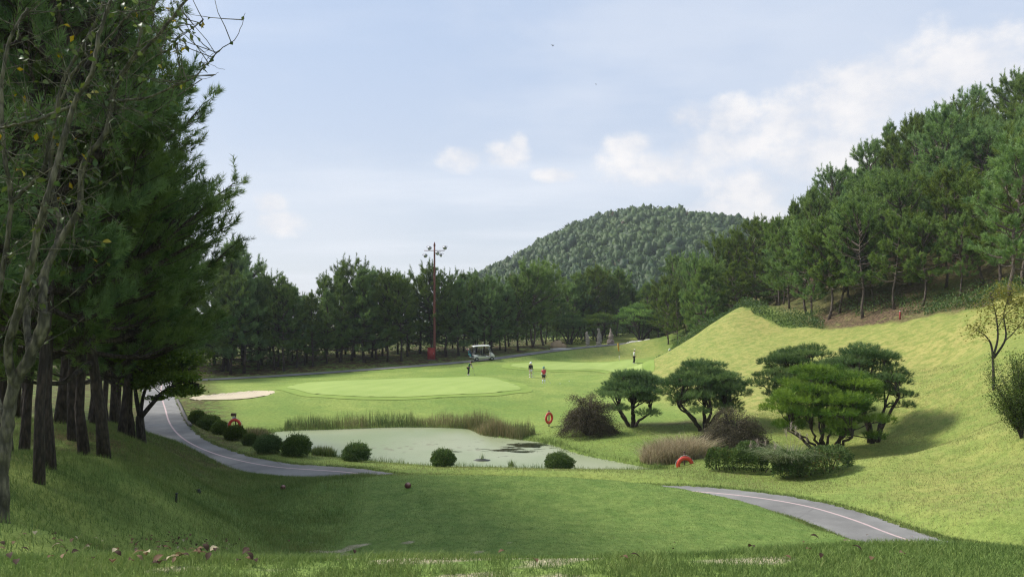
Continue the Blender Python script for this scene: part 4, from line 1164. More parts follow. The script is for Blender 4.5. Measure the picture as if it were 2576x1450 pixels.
# clipped hedge with silver grass
def hedge(seed, pts, wd, hgt, n, size):
    reseed(seed)
    tr, cr = Geo(), Geo()
    L = catmull(pts, 8)
    t = rng.random(n) * (len(L) - 1); i0 = t.astype(int); f = (t - i0)[:, None]
    c = L[i0] * (1 - f) + L[np.minimum(i0 + 1, len(L) - 1)] * f
    tt = norm(np.gradient(L, axis=0))[i0]; nrm = np.stack([-tt[:, 1], tt[:, 0]], -1)
    a = rng.uniform(0, np.pi, n); k = rng.uniform(0.65, 1.0, n) ** 0.6
    lum = 1 + 0.16 * vnoise(t * 1.3, a * 2, 1.0, seed)
    endf = np.sqrt(np.clip(np.minimum(t, len(L) - 1 - t) / 2.0, 0.05, 1))
    off = np.cos(a) * wd * k * lum * endf; z = (0.10 + np.abs(np.sin(a)) ** 0.6 * hgt * k * lum * (0.75 + .25 * endf))
    P = np.column_stack([c[:, 0] + nrm[:, 0] * off, c[:, 1] + nrm[:, 1] * off, z])
    o = L.mean(0)
    P[:, 2] += H(P[:, 0], P[:, 1], False)
    D = norm(np.column_stack([nrm * np.cos(a)[:, None], np.sin(a) + 0.2]) + rng.normal(0, .6, (n, 3)))
    V, T, av = leaves(P, D, size * rng.uniform(.7, 1.3, n), 0.5, np.clip(0.35 + 0.6 * (k - .8) + 0.28 * vnoise(P[:, 0], P[:, 1], .8, seed) + rng.normal(0, .2, n), 0, .97))
    b0 = np.array([o[0], o[1], hz(*o)])
    cr.add(V - b0, T, None, av)
    for j in range(16):
        q = L[int(rng.integers(0, len(L)))]
        p0 = np.array([q[0] + rng.normal(0, .1), q[1] + rng.normal(0, .1), hz(*q) - .05])
        e = p0 + np.array([rng.normal(0, wd * .5), rng.normal(0, wd * .5), hgt * .8])
        tr.tube(np.array([p0, (p0 + e) / 2, e]) - b0, np.array([.025, .015, .006]), 4)
    return tr, cr, b0
def hpt(u, v): return ray(u, v)[:2]
for (nm, pts, wd, hgt, n, lab, sd) in [
    ('azalea_hedge', [hpt(1785, 1178), hpt(1850, 1185), hpt(1930, 1188)], 0.75, 0.80, 11000, 'dark green clipped hedge with its left end by the red life ring', 61),
    ('azalea_hedge', [hpt(1955, 1197), hpt(2020, 1198), hpt(2075, 1190), hpt(2092, 1176)], 0.80, 0.86, 13000, 'bronze-tinged clipped hedge right of the silver grass', 62),
    ('azalea_hedge', [hpt(1860, 1163), hpt(1900, 1158)], 0.6, 0.75, 4500, 'small glossy shrub behind the left end of the hedge', 63)]:
    trg, crg, b0 = hedge(sd, np.array(pts), wd, hgt, n, 0.085)
    t_ = thing(nm, lab, 'hedge', tuple(b0))
    tag(trg.obj('stems', M['bark_dark'], t_), kind='stuff'); crg.obj('foliage', M['leaf_hedge'], t_)

# weeping bronze shrubs
def weeping(seed, rx, rz_, n, size, nb=70, skew=0.0, bare=0.3):
    reseed(seed)
    tr, cr = Geo(), Geo()
    tr.tube(np.array([[0, 0, -.1], [0.05, 0, rz_ * .3], [0.12, .05, rz_ * .55]]), [.09, .075, .05], 7)
    for i in range(nb):
        a = rng.random() * 6.28; r_ = math.sqrt(rng.random()); 
        top = np.array([math.cos(a) * r_ * rx * .5, math.sin(a) * r_ * rx * .5, rz_ * (0.72 + 0.28 * math.sqrt(1 - r_ * r_)) * rng.uniform(.8, 1)])
        reach = rng.uniform(.55, 1.0)
        end = np.array([math.cos(a) * (0.35 + .65 * r_) * rx * reach + skew * reach, math.sin(a) * (0.35 + .65 * r_) * rx * reach, rz_ * rng.uniform(.02, .55)])
        s = np.linspace(0, 1, 7)[:, None]
        st = np.array([0.1, 0.04, rz_ * rng.uniform(.3, .55)])
        C = (1 - s) ** 2 * st + 2 * s * (1 - s) * (top * 1.15) + s ** 2 * end + rng.normal(0, .03, (7, 3)) * s
        tr.tube(C, 0.028 * (1 - s[:, 0]) + .006, 4, cap=False)
        m_ = n // nb
        t = rng.uniform(bare, 1, m_)
        P = np.stack([np.interp(t, s[:, 0], C[:, c]) for c in range(3)], -1) + rng.normal(0, .10 * rx, (m_, 3)) * np.array([1, 1, .6])
        P[:, 2] = np.maximum(P[:, 2], 0.05)
        D = norm(np.stack([P[:, 0], P[:, 1], np.full(m_, -.5)], -1) + rng.normal(0, .7, (m_, 3)))
        V, T, av = leaves(P, D, size * rng.uniform(.6, 1.3, m_), 0.4, np.clip(rng.normal(.45, .25, m_) + .2 * (P[:, 2] / rz_ - .5), 0, .9))
        cr.add(V, T, None, av)
    return tr, cr
P0 = on(1478, 43.8)
def mound(seed, rx, ry, rz_, n, size, nb):
    """broad twiggy mound, arching stems right to the ground"""
    reseed(seed)
    tr, cr = Geo(), Geo()
    for i in range(nb):
        a = rng.random() * 6.28; r_ = math.sqrt(rng.random()); th = rng.uniform(0.05, 1.0)
        e = np.array([math.cos(a) * rx * math.sqrt(1 - th * th * .9), math.sin(a) * ry * math.sqrt(1 - th * th * .9), rz_ * th]) * rng.uniform(.82, 1.06) * (1 + .12 * math.sin(a * 3 + th * 4))
        s = np.linspace(0, 1, 7)[:, None]
        st = np.array([0.15, 0, .05]); mid = np.array([e[0] * .45, e[1] * .45, max(e[2], rz_ * .45) * 1.15])
        C = (1 - s) ** 2 * st + 2 * s * (1 - s) * mid + s ** 2 * e + rng.normal(0, .05, (7, 3)) * s - np.array([0, 0, .22]) * s ** 4 * rz_ * (e[2] > .4)
        tr.tube(C, 0.016 * (1 - s[:, 0]) + .004, 4, cap=False)
        m_ = n // nb; t = rng.uniform(.35, 1.0, m_) ** .7
        P = np.stack([np.interp(t, s[:, 0], C[:, c]) for c in range(3)], -1) + rng.normal(0, .16, (m_, 3)) * np.array([1, 1, .55])
        P[:, 2] = np.maximum(P[:, 2], .03)
        D = norm(P * np.array([1, 1, .2]) * .3 + rng.normal(0, .7, (m_, 3)) + np.array([0, 0, -.2]))
        V, T, av = leaves(P, D, size * rng.uniform(.6, 1.3, m_), .38, np.clip(rng.normal(.42, .25, m_) + .3 * (P[:, 2] / rz_ - .5), 0, .9))
        cr.add(V, T, None, av)
    return tr, cr
M['leaf_olive'] = foliage('olive_brown_leaves', (0.050, 0.044, 0.026), (0.155, 0.120, 0.066), 0.25)
tree_thing('bronze_shrub', 'big olive-brown twiggy shrub spilling down to the pond, left of the first round pine', 'shrub', mound(71, 2.05, 1.6, 2.75, 34000, .072, 260), (M['bark_dark'], M['leaf_olive']), (P0[0], P0[1], P0[2] - .35), 0, 1, parts=('stems', 'foliage'))
P0 = ray(1850, 1128)
tree_thing('bronze_shrub', 'dense bronze-brown domed shrub between the two middle round pines', 'shrub', mound(72, 1.95, 1.5, 1.95, 24000, .08, 200), (M['bark_dark'], M['leaf_olive']), (P0[0], P0[1] + .6, P0[2] - .1), 0, 1, parts=('stems', 'foliage'))
P0 = on(1655, 122)
tree_thing('weeping_maple', 'olive domed weeping tree behind the white rocks, right of the umbrella pine', 'tree', weeping(73, 4.2, 3.9, 6000, .22, 100, 0.0, .2), (M['bark_dark'], M['leaf_shrub']), tuple(P0), 0, 1, parts=('stems', 'foliage'))

# ---- green maple leaning over the cart path
def spray_tree(seed, limbs, crown, n, size, mats, fat=0.6):
    """limbs: list of (points, r0, r1); crown: list of (centre, radii) leaf clouds reached by twigs"""
    reseed(seed)
    tr, cr = Geo(), Geo()
    ends = []
    for (pts, r0, r1) in limbs:
        C = catmull(pts, 5); tr.tube(C, np.linspace(r0, r1, len(C)), 8); ends.append(C)
    E = np.vstack(ends)
    tot = sum(np.prod(r) ** (2 / 3) for _, r in crown)
    for (c, r) in crown:
        m_ = int(n * np.prod(r) ** (2 / 3) / tot)
        k = max(5, m_ // 60)
        tips = np.array(c) + norm(rng.normal(0, 1, (k, 3))) * (rng.random((k, 1)) ** 0.4) * np.array(r)
        for tp in tips:
            j = int(np.argmin(((E - tp) ** 2).sum(1))); b = E[j]
            mid = (b + tp) / 2 + rng.normal(0, .06, 3) + np.array([0, 0, .06])
            tr.tube(np.array([b, mid, tp]), [.016, .010, .004], 4, cap=False)
        q = rng.integers(0, k, m_)
        P = tips[q] + rng.normal(0, 1, (m_, 3)) * np.array([.22, .22, .055 if r[2] < .45 else .20]) * (np.mean(r) / .5)
        D = norm(rng.normal(0, 1, (m_, 3)) * np.array([1, 1, .35]) + np.array([0, 0, -.15]))
        V, T, av = leaves(P, D, size * rng.uniform(.7, 1.3, m_), fat, np.clip(rng.normal(.5, .25, m_), 0, .92), 0.05)
        cr.add(V, T, None, av)
    return tr, cr
b = ray(358, 1116)
def loc_(u, v, d): return np.array(W(u, v, d)) - b
d0 = b[1]
limbs = [([(0, 0, -.1), loc_(352, 1060, d0), loc_(353, 1045, d0)], .16, .12),
         ([loc_(353, 1048, d0), loc_(343, 1000, d0), loc_(338, 940, d0 + .3), loc_(350, 890, d0 + .4)], .09, .03),
         ([loc_(353, 1050, d0), loc_(385, 1012, d0 - .1), loc_(410, 985, d0 - .2), loc_(455, 962, d0 - .2), loc_(500, 965, d0 - .3)], .09, .02),
         ([loc_(352, 1052, d0), loc_(365, 980, d0 + .2), loc_(400, 930, d0 + .3), loc_(430, 900, d0 + .4)], .07, .02)]
crown = [(loc_(435, 905, d0 + .2), (.75, .7, .30)), (loc_(400, 940, d0), (.8, .7, .28)), (loc_(460, 945, d0 - .2), (.5, .5, .22)), (loc_(480, 975, d0 - .3), (.45, .4, .16)), (loc_(440, 985, d0 - .2), (.4, .4, .13)), (loc_(365, 900, d0 + .3), (.7, .7, .3)), (loc_(350, 960, d0), (.5, .5, .22)), (loc_(500, 985, d0 - .3), (.22, .25, .08)), (loc_(395, 1000, d0), (.3, .3, .10))]
tree_thing('maple_tree', 'small green maple leaning over the cart path at the edge of the left wood', 'tree', spray_tree(81, limbs, crown, 13000, .095, None), (M['bark_dark'], M['leaf_maple']), tuple(b))

# ---- grey-barked broadleaf at the left edge of the picture
reseed(90)
DB = 9.6
b = np.array([(4 - U0) / F * DB, DB, 0.0]); b[2] = hz(b[0], b[1]) - 0.1
lt = thing('broadleaf_tree', 'grey-barked broadleaf tree with sparse yellowing leaves at the left edge', 'tree', tuple(b))
def q_(u, v, dd=0.0): return np.array(W(u, v, DB + dd)) - b
LIMB = [([np.zeros(3), q_(8, 1260), q_(6, 1180), q_(17, 1088), q_(33, 978), q_(72, 905), q_(106, 827), q_(113, 785)], .125, .105),
        ([q_(108, 815), q_(108, 740, .1), q_(118, 670, .2), q_(160, 590, .3), q_(200, 525, .3), q_(209, 415, .3), q_(266, 333, .3), q_(284, 249, .4), q_(311, 178, .4), q_(386, 102, .5), q_(448, 27, .5), q_(490, -25, .5)], .085, .022),
        ([q_(284, 255, .4), q_(330, 250, .3), q_(377, 244, .3), q_(440, 215, .2), q_(462, 206, .2), q_(488, 195, .2), q_(530, 150, .1), q_(555, 124, .1), q_(595, 93, .1), q_(617, 33, .1)], .030, .004),
        ([q_(36, 970), q_(20, 880, -.2), q_(45, 790, -.3), q_(83, 644, -.4), q_(100, 560, -.4), q_(125, 480, -.4), q_(186, 266, -.3), q_(231, 186, -.3), q_(249, 89, -.3), q_(280, 0, -.3)], .085, .030),
        ([q_(75, 905), q_(72, 771, .3), q_(133, 644, .4), q_(150, 560, .5), q_(128, 450, .6), q_(135, 330, .6), q_(160, 200, .6), q_(240, 60, .6), q_(270, -30, .6)], .070, .022),
        ([q_(10, 1060), q_(-30, 900, .3), q_(5, 700, .3), q_(27, 510, .2), q_(13, 400, .1), q_(4, 222, .1), q_(25, 100, .1), q_(70, 20, .1)], .060, .025),
        ([q_(27, 510, .2), q_(70, 470, .2), q_(110, 420, .2), q_(130, 330, .2), q_(180, 190, .2), q_(260, 110, .2), q_(330, 30, .2)], .040, .015),
        ([q_(311, 178, .4), q_(345, 120, .3), q_(360, 60, .3), q_(392, 8, .3), q_(420, -30, .3)], .030, .010),
        ([q_(345, 120, .3), q_(400, 90, .2), q_(450, 66, .2), q_(500, 60, .2), q_(512, 48, .2)], .014, .004),
        ([q_(186, 266, -.3), q_(100, 300, -.3), q_(50, 310, -.4), q_(-20, 330, -.4)], .035, .020),
        ([q_(555, 124, .1), q_(520, 150, .0), q_(540, 168, .0), q_(566, 175, 0)], .006, .002), ([q_(488, 195, .2), q_(520, 198, .1), q_(550, 182, .1)], .007, .002), ([q_(530, 150, .1), q_(515, 130, .1), q_(535, 122, .1)], .006, .002),
        ([q_(386, 102, .5), q_(410, 130, .4), q_(440, 108, .4), q_(470, 112, .4)], .010, .003), ([q_(377, 244, .3), q_(330, 262, .2), q_(300, 285, .2), q_(260, 270, .2)], .010, .004)]
tg = Geo(); pts = []
for (P_, r0, r1) in LIMB:
    C = catmull(P_, 6)
    C[1:-1] += rng.normal(0, .004, (len(C) - 2, 3))
    rr = 0.66 * np.linspace(r0, r1, len(C)) * (1 + 0.05 * rng.normal(0, 1, len(C)))
    tg.tube(C, np.maximum(rr, .0025), 9 if r0 > .03 else 5)
    pts.append(C)
SK = np.vstack([c[len(c) // 4:] for c in pts])
LP, LD = [], []
for i in range(430):                                   # twigs that carry the leaves
    j = int(rng.integers(0, len(SK))); s0 = SK[j]
    l = rng.uniform(.35, 1.1)
    dd = norm(rng.normal(0, 1, 3) * np.array([1, .6, 1]) + np.array([.1, 0, .25]))
    s = np.linspace(0, 1, 5)[:, None]
    C = s0 + dd * s * l + rng.normal(0, .04, (5, 3)) * s + np.array([0, 0, .08]) * s ** 2
    u_ = U0 + (C[-1] + b)[0] / (C[-1] + b)[1] * F; v_ = VH - (C[-1] + b)[2] / (C[-1] + b)[1] * F + CZ / (C[-1] + b)[1] * F
    if u_ > 520 or (u_ > 430 and rng.random() < .7): continue
    if v_ > 860: continue
    tg.tube(C, np.linspace(.007, .002, 5), 4, cap=False)
    for t in rng.uniform(.3, 1, int(rng.integers(1, 5))):
        p = np.array([np.interp(t, s[:, 0], C[:, c]) for c in range(3)])
        LP.append(p); LD.append(norm(dd * .5 + rng.normal(0, .6, 3) + np.array([0, 0, -.55])))
for c in pts[2:3] + pts[8:9] + pts[13:14]:             # the bare branch against the sky keeps a few leaves
    for t in rng.uniform(.45, 1, 7):
        LP.append(c[int(t * (len(c) - 1))]); LD.append(norm(rng.normal(0, .5, 3) + np.array([0, 0, -.8])))
tg.obj('trunk', M['bark_grey'], lt, True)
def leaf_mesh(name, L=.085, wd=.046, bend=.02, var=.5):
    g_ = Geo(); n_ = 6; t = np.linspace(0, 1, n_)
    hw = wd / 2 * np.sin(np.pi * t ** 0.8) ** 0.9
    z = -bend * np.sin(t * np.pi) * -1 + bend * 1.2 * t ** 2
    V = np.vstack([np.stack([t * L, np.zeros(n_), z], -1), np.stack([t * L, hw, z + hw * .35], -1), np.stack([t * L, -hw, z + hw * .35], -1)])
    j = np.arange(n_ - 1)
    Q = np.vstack([np.stack([j, j + 1, j + 1 + n_, j + n_], -1), np.stack([j + 1, j, j + 2 * n_, j + 1 + 2 * n_], -1)])
    st = np.array([[-.02, -.001, 0], [-.02, .001, 0], [0, .001, 0], [0, -.001, 0]])
    g_.add(V, None, Q, var); g_.add(st, None, [(0, 1, 2, 3)], var)
    return g_.mesh(name, True)
LM = [leaf_mesh('leaf', .085, .048, .015, v) for v in (.15, .4, .6, .85)] + [leaf_mesh('leaf', .08, .044, .02, .98)]
for me in LM: me.materials.append(M['leaf_tree'])
for p_, d_ in list(zip(LP, LD))[:300]:
    o = bpy.data.objects.new('leaf', LM[int(rng.choice(5, p=[.30, .30, .24, .10, .06]))]); COL.objects.link(o); o.parent = lt
    o.location = p_
    o.scale = (1, 1, 1)
    o.rotation_euler = Vector(d_).to_track_quat('X', 'Z').to_euler()
    o.rotation_euler.rotate_axis('X', rng.uniform(-1.2, 1.2))
    sc = rng.uniform(.9, 1.45); o.scale = (sc, sc, sc)
if len(LP) > 300:
    V, T, a = leaves(np.array(LP[300:]), np.array(LD[300:]), .09 * rng.uniform(.8, 1.3, len(LP) - 300), .55, rng.choice([.15, .4, .6, .98], len(LP) - 300, p=[.34, .34, .26, .06]))
    tag(link('leaves', mesh_np('leaves', V, T, {'var': a}), M['leaf_tree'], lt), kind='stuff')
print('leaves', len(LP))

# ---- right edge: sapling with thin yellow leaves, dense shrub
b = np.array(on(2500, 36.5))
def s_(u, v, dd=0.0): return np.array(W(u, v, b[1] + dd)) - b
limbs = [([(0, 0, -.1), s_(2496, 880), s_(2480, 845), s_(2455, 830)], .07, .015), ([s_(2497, 900), s_(2510, 850), s_(2505, 790), s_(2490, 740)], .06, .012), ([s_(2500, 900), s_(2530, 850), s_(2525, 790, .2), s_(2540, 740)], .06, .012), ([s_(2525, 860), s_(2555, 830), s_(2575, 800)], .03, .01), ([s_(2507, 830), s_(2530, 790), s_(2560, 765)], .025, .008)]
crown = [(s_(2495, 775), (.6, .6, .9)), (s_(2540, 760), (.6, .6, .9)), (s_(2460, 825), (.5, .5, .5)), (s_(2565, 800), (.5, .6, .9)), (s_(2515, 725), (.35, .35, .5)), (s_(2590, 755), (.7, .7, .9))]
tree_thing('sapling', 'thin yellow-leaved sapling with bare stems at the right edge of the slope', 'tree', spray_tree(83, limbs, crown, 3400, .11, None, .5), (M['bark_dark'], M['leaf_yellow']), tuple(b))
b = np.array(on(2570, 26.8))
trg, crg = Geo(), Geo()
reseed(84)
for i in range(60):
    a = rng.uniform(0, 6.28); rr = rng.uniform(.2, 1.05); e = np.array([math.cos(a) * rr - .15, math.sin(a) * rr, rng.uniform(1.1, 3.1)])
    s = np.linspace(0, 1, 6)[:, None]
    C = np.array([0, 0, -.1]) * (1 - s) + e * s ** np.array([1.4, 1.4, .9]) + rng.normal(0, .02, (6, 3)) * s
    trg.tube(C, .022 * (1 - s[:, 0]) + .004, 4, cap=False)
    m_ = 260; t = rng.uniform(.3, 1, m_)
    P = np.stack([np.interp(t, s[:, 0], C[:, c]) for c in range(3)], -1) + rng.normal(0, .13, (m_, 3))
    V, T, av = leaves(P, norm(rng.normal(0, 1, (m_, 3)) + np.array([0, 0, .5])), .07 * rng.uniform(.7, 1.3, m_), .4, np.clip(rng.normal(.35, .2, m_) + .25 * (t - .6), 0, .9))
    crg.add(V, T, None, av)
tree_thing('leafy_shrub', 'dense dark green upright shrub cut by the right edge of the picture', 'shrub', (trg, crg), (M['bark_dark'], M['leaf_shrub']), tuple(b), 0, 1, parts=('stems', 'foliage'))

# ---- reeds, sedge and silver grass
def grassy(name_ramp, a, b, c=None):
    m, t = new_mat(name_ramp)
    v = t.attr('var')
    col = t.mix(t.ramp(v, 0.0, 0.55), a, b)
    if c is not None: col = t.mix(t.ramp(v, 0.55, 1.0), col, c)
    hs = t.add('ShaderNodeHueSaturation'); hs.inputs['Saturation'].default_value = 0.88; t.put(hs.inputs['Color'], col); col = hs.outputs[0]
    t.put(t.b.inputs['Base Color'], col); t.b.inputs['Roughness'].default_value = 0.7
    t.b.inputs['Specular IOR Level'].default_value = 0.2
    tr = t.add('ShaderNodeBsdfTranslucent'); t.put(tr.inputs[0], col)
    mx = t.add('ShaderNodeMixShader'); mx.inputs[0].default_value = .3
    t.l.new(t.b.outputs[0], mx.inputs[1]); t.l.new(tr.outputs[0], mx.inputs[2]); t.l.new(mx.outputs[0], t.o.inputs[0])
    return m
M['reed'] = grassy('pond_reeds', (0.085, 0.150, 0.036), (0.200, 0.210, 0.066), (0.380, 0.290, 0.140))
M['straw'] = grassy('dead_cattails', (0.170, 0.165, 0.070), (0.410, 0.325, 0.180), (0.600, 0.490, 0.310))
M['blade'] = grassy('grass_blades', (0.110, 0.195, 0.031), (0.200, 0.285, 0.052), (0.330, 0.360, 0.100))
M['bankblade'] = grassy('bank_grass_blades', (0.090, 0.165, 0.028), (0.175, 0.245, 0.045), (0.300, 0.300, 0.085))
M['slopeblade'] = grassy('slope_grass_blades', (0.150, 0.190, 0.044), (0.245, 0.270, 0.070), (0.370, 0.345, 0.125))
M['silver'] = grassy('silver_grass_blades', (0.075, 0.140, 0.035), (0.170, 0.220, 0.075), (0.420, 0.420, 0.240))
M['plume'] = grassy('silver_grass_plumes', (0.300, 0.210, 0.170), (0.480, 0.390, 0.320), (0.66, 0.60, 0.52))

def blades(P, h, wd, lean, var, seg=2, droop=0.0, dirn=None):
    """tapering ribbons standing at P"""
    n = len(P); h = np.broadcast_to(h, (n,)); wd = np.broadcast_to(wd, (n,))
    a = rng.random(n) * 2 * np.pi
    l = np.stack([np.cos(a), np.sin(a), np.zeros(n)], -1) * (np.abs(rng.normal(0, 1, n)) * lean)[:, None]
    if dirn is not None: l = l + dirn
    s2 = rng.random(n) * np.pi; side = np.stack([np.cos(s2), np.sin(s2), np.zeros(n)], -1)
    rows = []
    for i in range(seg):
        t = i / seg
        c = P + np.array([0, 0, 1.0]) * (h * (t - droop * t ** 3))[:, None] + l * (h * t ** 1.7)[:, None]
        wv = side * (wd * .5 * (1 - .55 * t))[:, None]
        rows += [c - wv, c + wv]
    tip = P + np.array([0, 0, 1.0]) * (h * (1 - droop))[:, None] + l * h[:, None]
    V = np.stack(rows + [tip], 1); m = V.shape[1]
    V = V.reshape(-1, 3); b0 = np.arange(n)[:, None] * m
    T = []
    for i in range(seg - 1):
        T += [b0 + [2 * i, 2 * i + 1, 2 * i + 3], b0 + [2 * i, 2 * i + 3, 2 * i + 2]]
    T.append(b0 + [2 * seg - 2, 2 * seg - 1, 2 * seg])
    return V, np.concatenate(T, 0), np.repeat(np.clip(var, 0, 1), m)

def stuff(name, V, T, a, mat, label):
    return tag(link(name, mesh_np(name, V, T, {'var': a}), mat), label, kind='stuff')

reseed(101)
edge = np.vstack([POND[(POND[:, 1] > 43.2) & (POND[:, 0] > -15.0)]])
edge = edge[np.argsort(-edge[:, 0])]
EP = np.array([(0.7, 44.1), (-0.4, 45.0), (-1.6, 45.8), (-2.2, 47.3), (-3.2, 48.7), (-7, 49.3), (-11, 48.5), (-14.6, 47.6)])
EL = catmull(EP, 10)
n = 7500
t = rng.random(n) * (len(EL) - 1); i0 = t.astype(int); f = (t - i0)[:, None]
c = EL[i0] * (1 - f) + EL[np.minimum(i0 + 1, len(EL) - 1)] * f
o = rng.random(n) ** 1.3 * 1.5 - 0.25
tt = norm(np.gradient(EL, axis=0))[i0]; nr = np.stack([tt[:, 1], -tt[:, 0]], -1)
P = np.column_stack([c + nr * o[:, None], np.zeros(n)]); P[:, 2] = np.maximum(H(P[:, 0], P[:, 1], False) - 0.1, -0.25)
clump = vnoise(P[:, 0], P[:, 1], 0.9, 61)
q = (P[:, 0] + 15) / 16
hh = (0.95 + 0.26 * clump + 0.20 * rng.normal(0, 1, n)) * (0.85 + .3 * smooth01((P[:, 0] + 4) / 4)) * np.clip(.45 + t / 8, .4, 1) * np.clip(.6 + (len(EL) - t) / 10, .5, 1)
hh = hh * (.55 + .45 * smooth01(vnoise(P[:, 0], P[:, 1], 1.3, 64) + .75))
V, T, a = blades(P, hh, .019, .15, 0.22 + .30 * q + .34 * vnoise(P[:, 0], P[:, 1], 1.6, 62) + rng.normal(0, .18, n), 3)
stuff('reeds', V, T, a, M['reed'], 'strip of green and tan reeds along the far edge of the pond')
for (u, d, rx, n, hgt, mt, nm, lab, var) in [
    (650, 43.5, 1.0, 1800, .75, 'reed', 'sedge', 'yellowing sedge clump beside the left life ring', .55),
    (815, 38.2, .65, 800, .55, 'bankblade', 'sedge', 'small green sedge tuft at the pond edge between two azaleas', .55),
    (1700, 36.6, 1.75, 3200, 1.15, 'straw', 'dead_cattails', 'straw-coloured clump of dead cattails at the pond inlet', .55),
    (1288, 36.2, .18, 70, .5, 'bankblade', 'sedge', 'thin reed tuft standing in the pond near the bank', .4)]:
    x0 = (u - U0) / F * d
    a_ = rng.random(n) * 6.28; r_ = np.sqrt(rng.random(n)) * rx
    P = np.column_stack([x0 + np.cos(a_) * r_, d + np.sin(a_) * r_ * .6, np.zeros(n)]); P[:, 2] = np.maximum(H(P[:, 0], P[:, 1], False), -0.1)
    V, T, a = blades(P, hgt * rng.uniform(.55, 1.25, n) * (1 - .3 * (r_ / rx) ** 2), .024, .75 if mt == 'straw' else .25, var + .3 * vnoise(P[:, 0], P[:, 1], .5, 7) + rng.normal(0, .26, n), 3, .1)
    o_ = link(nm, mesh_np(nm, V, T, {'var': a}), M[mt]); tag(o_, lab, 'reeds')
# silver grass fountain in the hedge
b = np.array(ray(1985, 1196)); n = 1300
sg = thing('silver_grass', 'fountain of arching silver grass with feathery plumes in the middle of the hedge', 'grass clump', tuple(b))
a_ = rng.random(n) * 6.28; r_ = np.sqrt(rng.random(n)) * .55
P = np.column_stack([np.cos(a_) * r_ * 1.3, np.sin(a_) * r_ * .7 - .2, np.full(n, .25)])
dr = np.stack([np.cos(a_), np.sin(a_), np.zeros(n)], -1) * rng.uniform(.25, .95, n)[:, None]
V, T, a = blades(P, rng.uniform(.8, 1.75, n), .026, .15, rng.uniform(.1, 1, n) ** 1.2, 6, .5, dr)
link('blades', mesh_np('blades', V, T, {'var': a}), M['silver'], sg)
pl_ = Geo()
for (u, v, dd) in [(1990, 1068, 0), (1978, 1085, .2), (2002, 1080, .1), (2030, 1100, 0), (1905, 1112, .4), (1925, 1108, .3), (1950, 1118, .2), (1888, 1118, .3), (2012, 1095, .2)]:
    e = np.array(W(u, v, b[1] + dd)) - b
    s = np.linspace(0, 1, 6)[:, None]
    C = np.array([e[0] * .3, .0, .3]) * (1 - s) + e * s
    pl_.tube(C, .006, 3, .3, cap=False)
    m_ = 34
    P = e + np.column_stack([rng.normal(0, .02, m_), rng.normal(0, .02, m_), rng.uniform(-.22, .08, m_)])
    V, T, a = blades(P, .20, .009, 1.1, rng.uniform(.1, .8, m_), 2, .3)
    pl_.add(V, T, None, a)
pl_.obj('plumes', M['plume'], sg)

# ---- grass that can be seen as blades
reseed(111)
def turf(name, x0, x1, y0, y1, n, h, wd, mat, label, keep=None, var=.4, dens=1.0, lean=.55, seg=1):
    Y = y0 + (y1 - y0) * rng.random(n) ** dens; X = rng.uniform(x0, x1, n)
    ok = np.abs(X) < 0.71 * Y + .5
    if keep is not None: ok &= keep(X, Y) > rng.random(n)
    X, Y = X[ok], Y[ok]
    d, _ = _line(X, Y, PATH); m_ = d > PATHW - .05
    X, Y = X[m_], Y[m_]
    P = np.column_stack([X, Y, Hg(X, Y) - .005])
    cl = vnoise(X, Y, .5, 71)
    V, T, a = blades(P, h * rng.uniform(.5, 1.3, len(X)) * (1 + .25 * cl), wd, lean, var + .22 * cl + .2 * vnoise(X, Y, 2.2, 72) + rng.normal(0, .2, len(X)), seg)
    return stuff(name, V, T, a, mat, label)
turf('near_grass', -4.2, 4.4, 4.25, 7.4, 210000, .050, .0050, M['blade'], 'short turf of the near tee seen blade by blade', lambda X, Y: 1 - .72 * wearf(X, Y), .38, 1.0, .6, 2)
turf('bank_grass', -17, -3.0, 6.0, 33, 240000, .13, .011, M['bankblade'], 'uncut grass on the left bank below the pines', lambda X, Y: smooth01((-3.6 - X - .10 * np.maximum(Y - 16, 0)) / 1.2) * (.45 + .55 * smooth01(vnoise(X, Y, 1.1, 73) + .6)), .40, .75, .6)
turf('tee_grass', -9.5, 9.2, 13, 27.2, 110000, .035, .012, M['blade'], 'close mown turf of the lower tee', lambda X, Y: smooth01((X + 8.2 - (22 - Y) * .45) / .6) * (1 - .9 * wearf(X, Y)), .36, 1.0, .7)
turf('slope_grass', 6, 26, 16, 46, 130000, .075, .016, M['slopeblade'], 'rough grass on the slope right of the path', lambda X, Y: smooth01((X - 6 - np.maximum(30 - Y, 0) * .2) / 2) * (.35 + .65 * smooth01(vnoise(X, Y, 1.0, 74) + .5)), .62, 1.0, .7)
turf('strip_grass', -20, 12, 26, 46, 90000, .07, .016, M['slopeblade'], 'grass on the strip between path and pond', lambda X, Y: (poly_sdf(X, Y, POND) > .1) * 1.0, .55, 1.0, .7)
# verge that hangs over the edges of the asphalt
T_ = norm(np.gradient(PF[:, :2], axis=0)); N_ = np.stack([-T_[:, 1], T_[:, 0]], -1)
n = 36000; i0 = rng.integers(0, len(PF) - 1, n); f = rng.random((n, 1))
sd = np.where(rng.random(n) < .5, 1, -1)
c = PF[i0, :2] * (1 - f) + PF[i0 + 1, :2] * f + N_[i0] * (sd * (PATHW + rng.uniform(-.06, .30, n)))[:, None]
P = np.column_stack([c, Hg(c[:, 0], c[:, 1])])
V, T, a = blades(P, .09 * rng.uniform(.5, 1.3, n), .016, .6, .4 + .25 * vnoise(P[:, 0], P[:, 1], .8, 75) + rng.normal(0, .2, n), 1)
stuff('verge_grass', V, T, a, M['bankblade'], 'fringe of grass along both edges of the cart path')

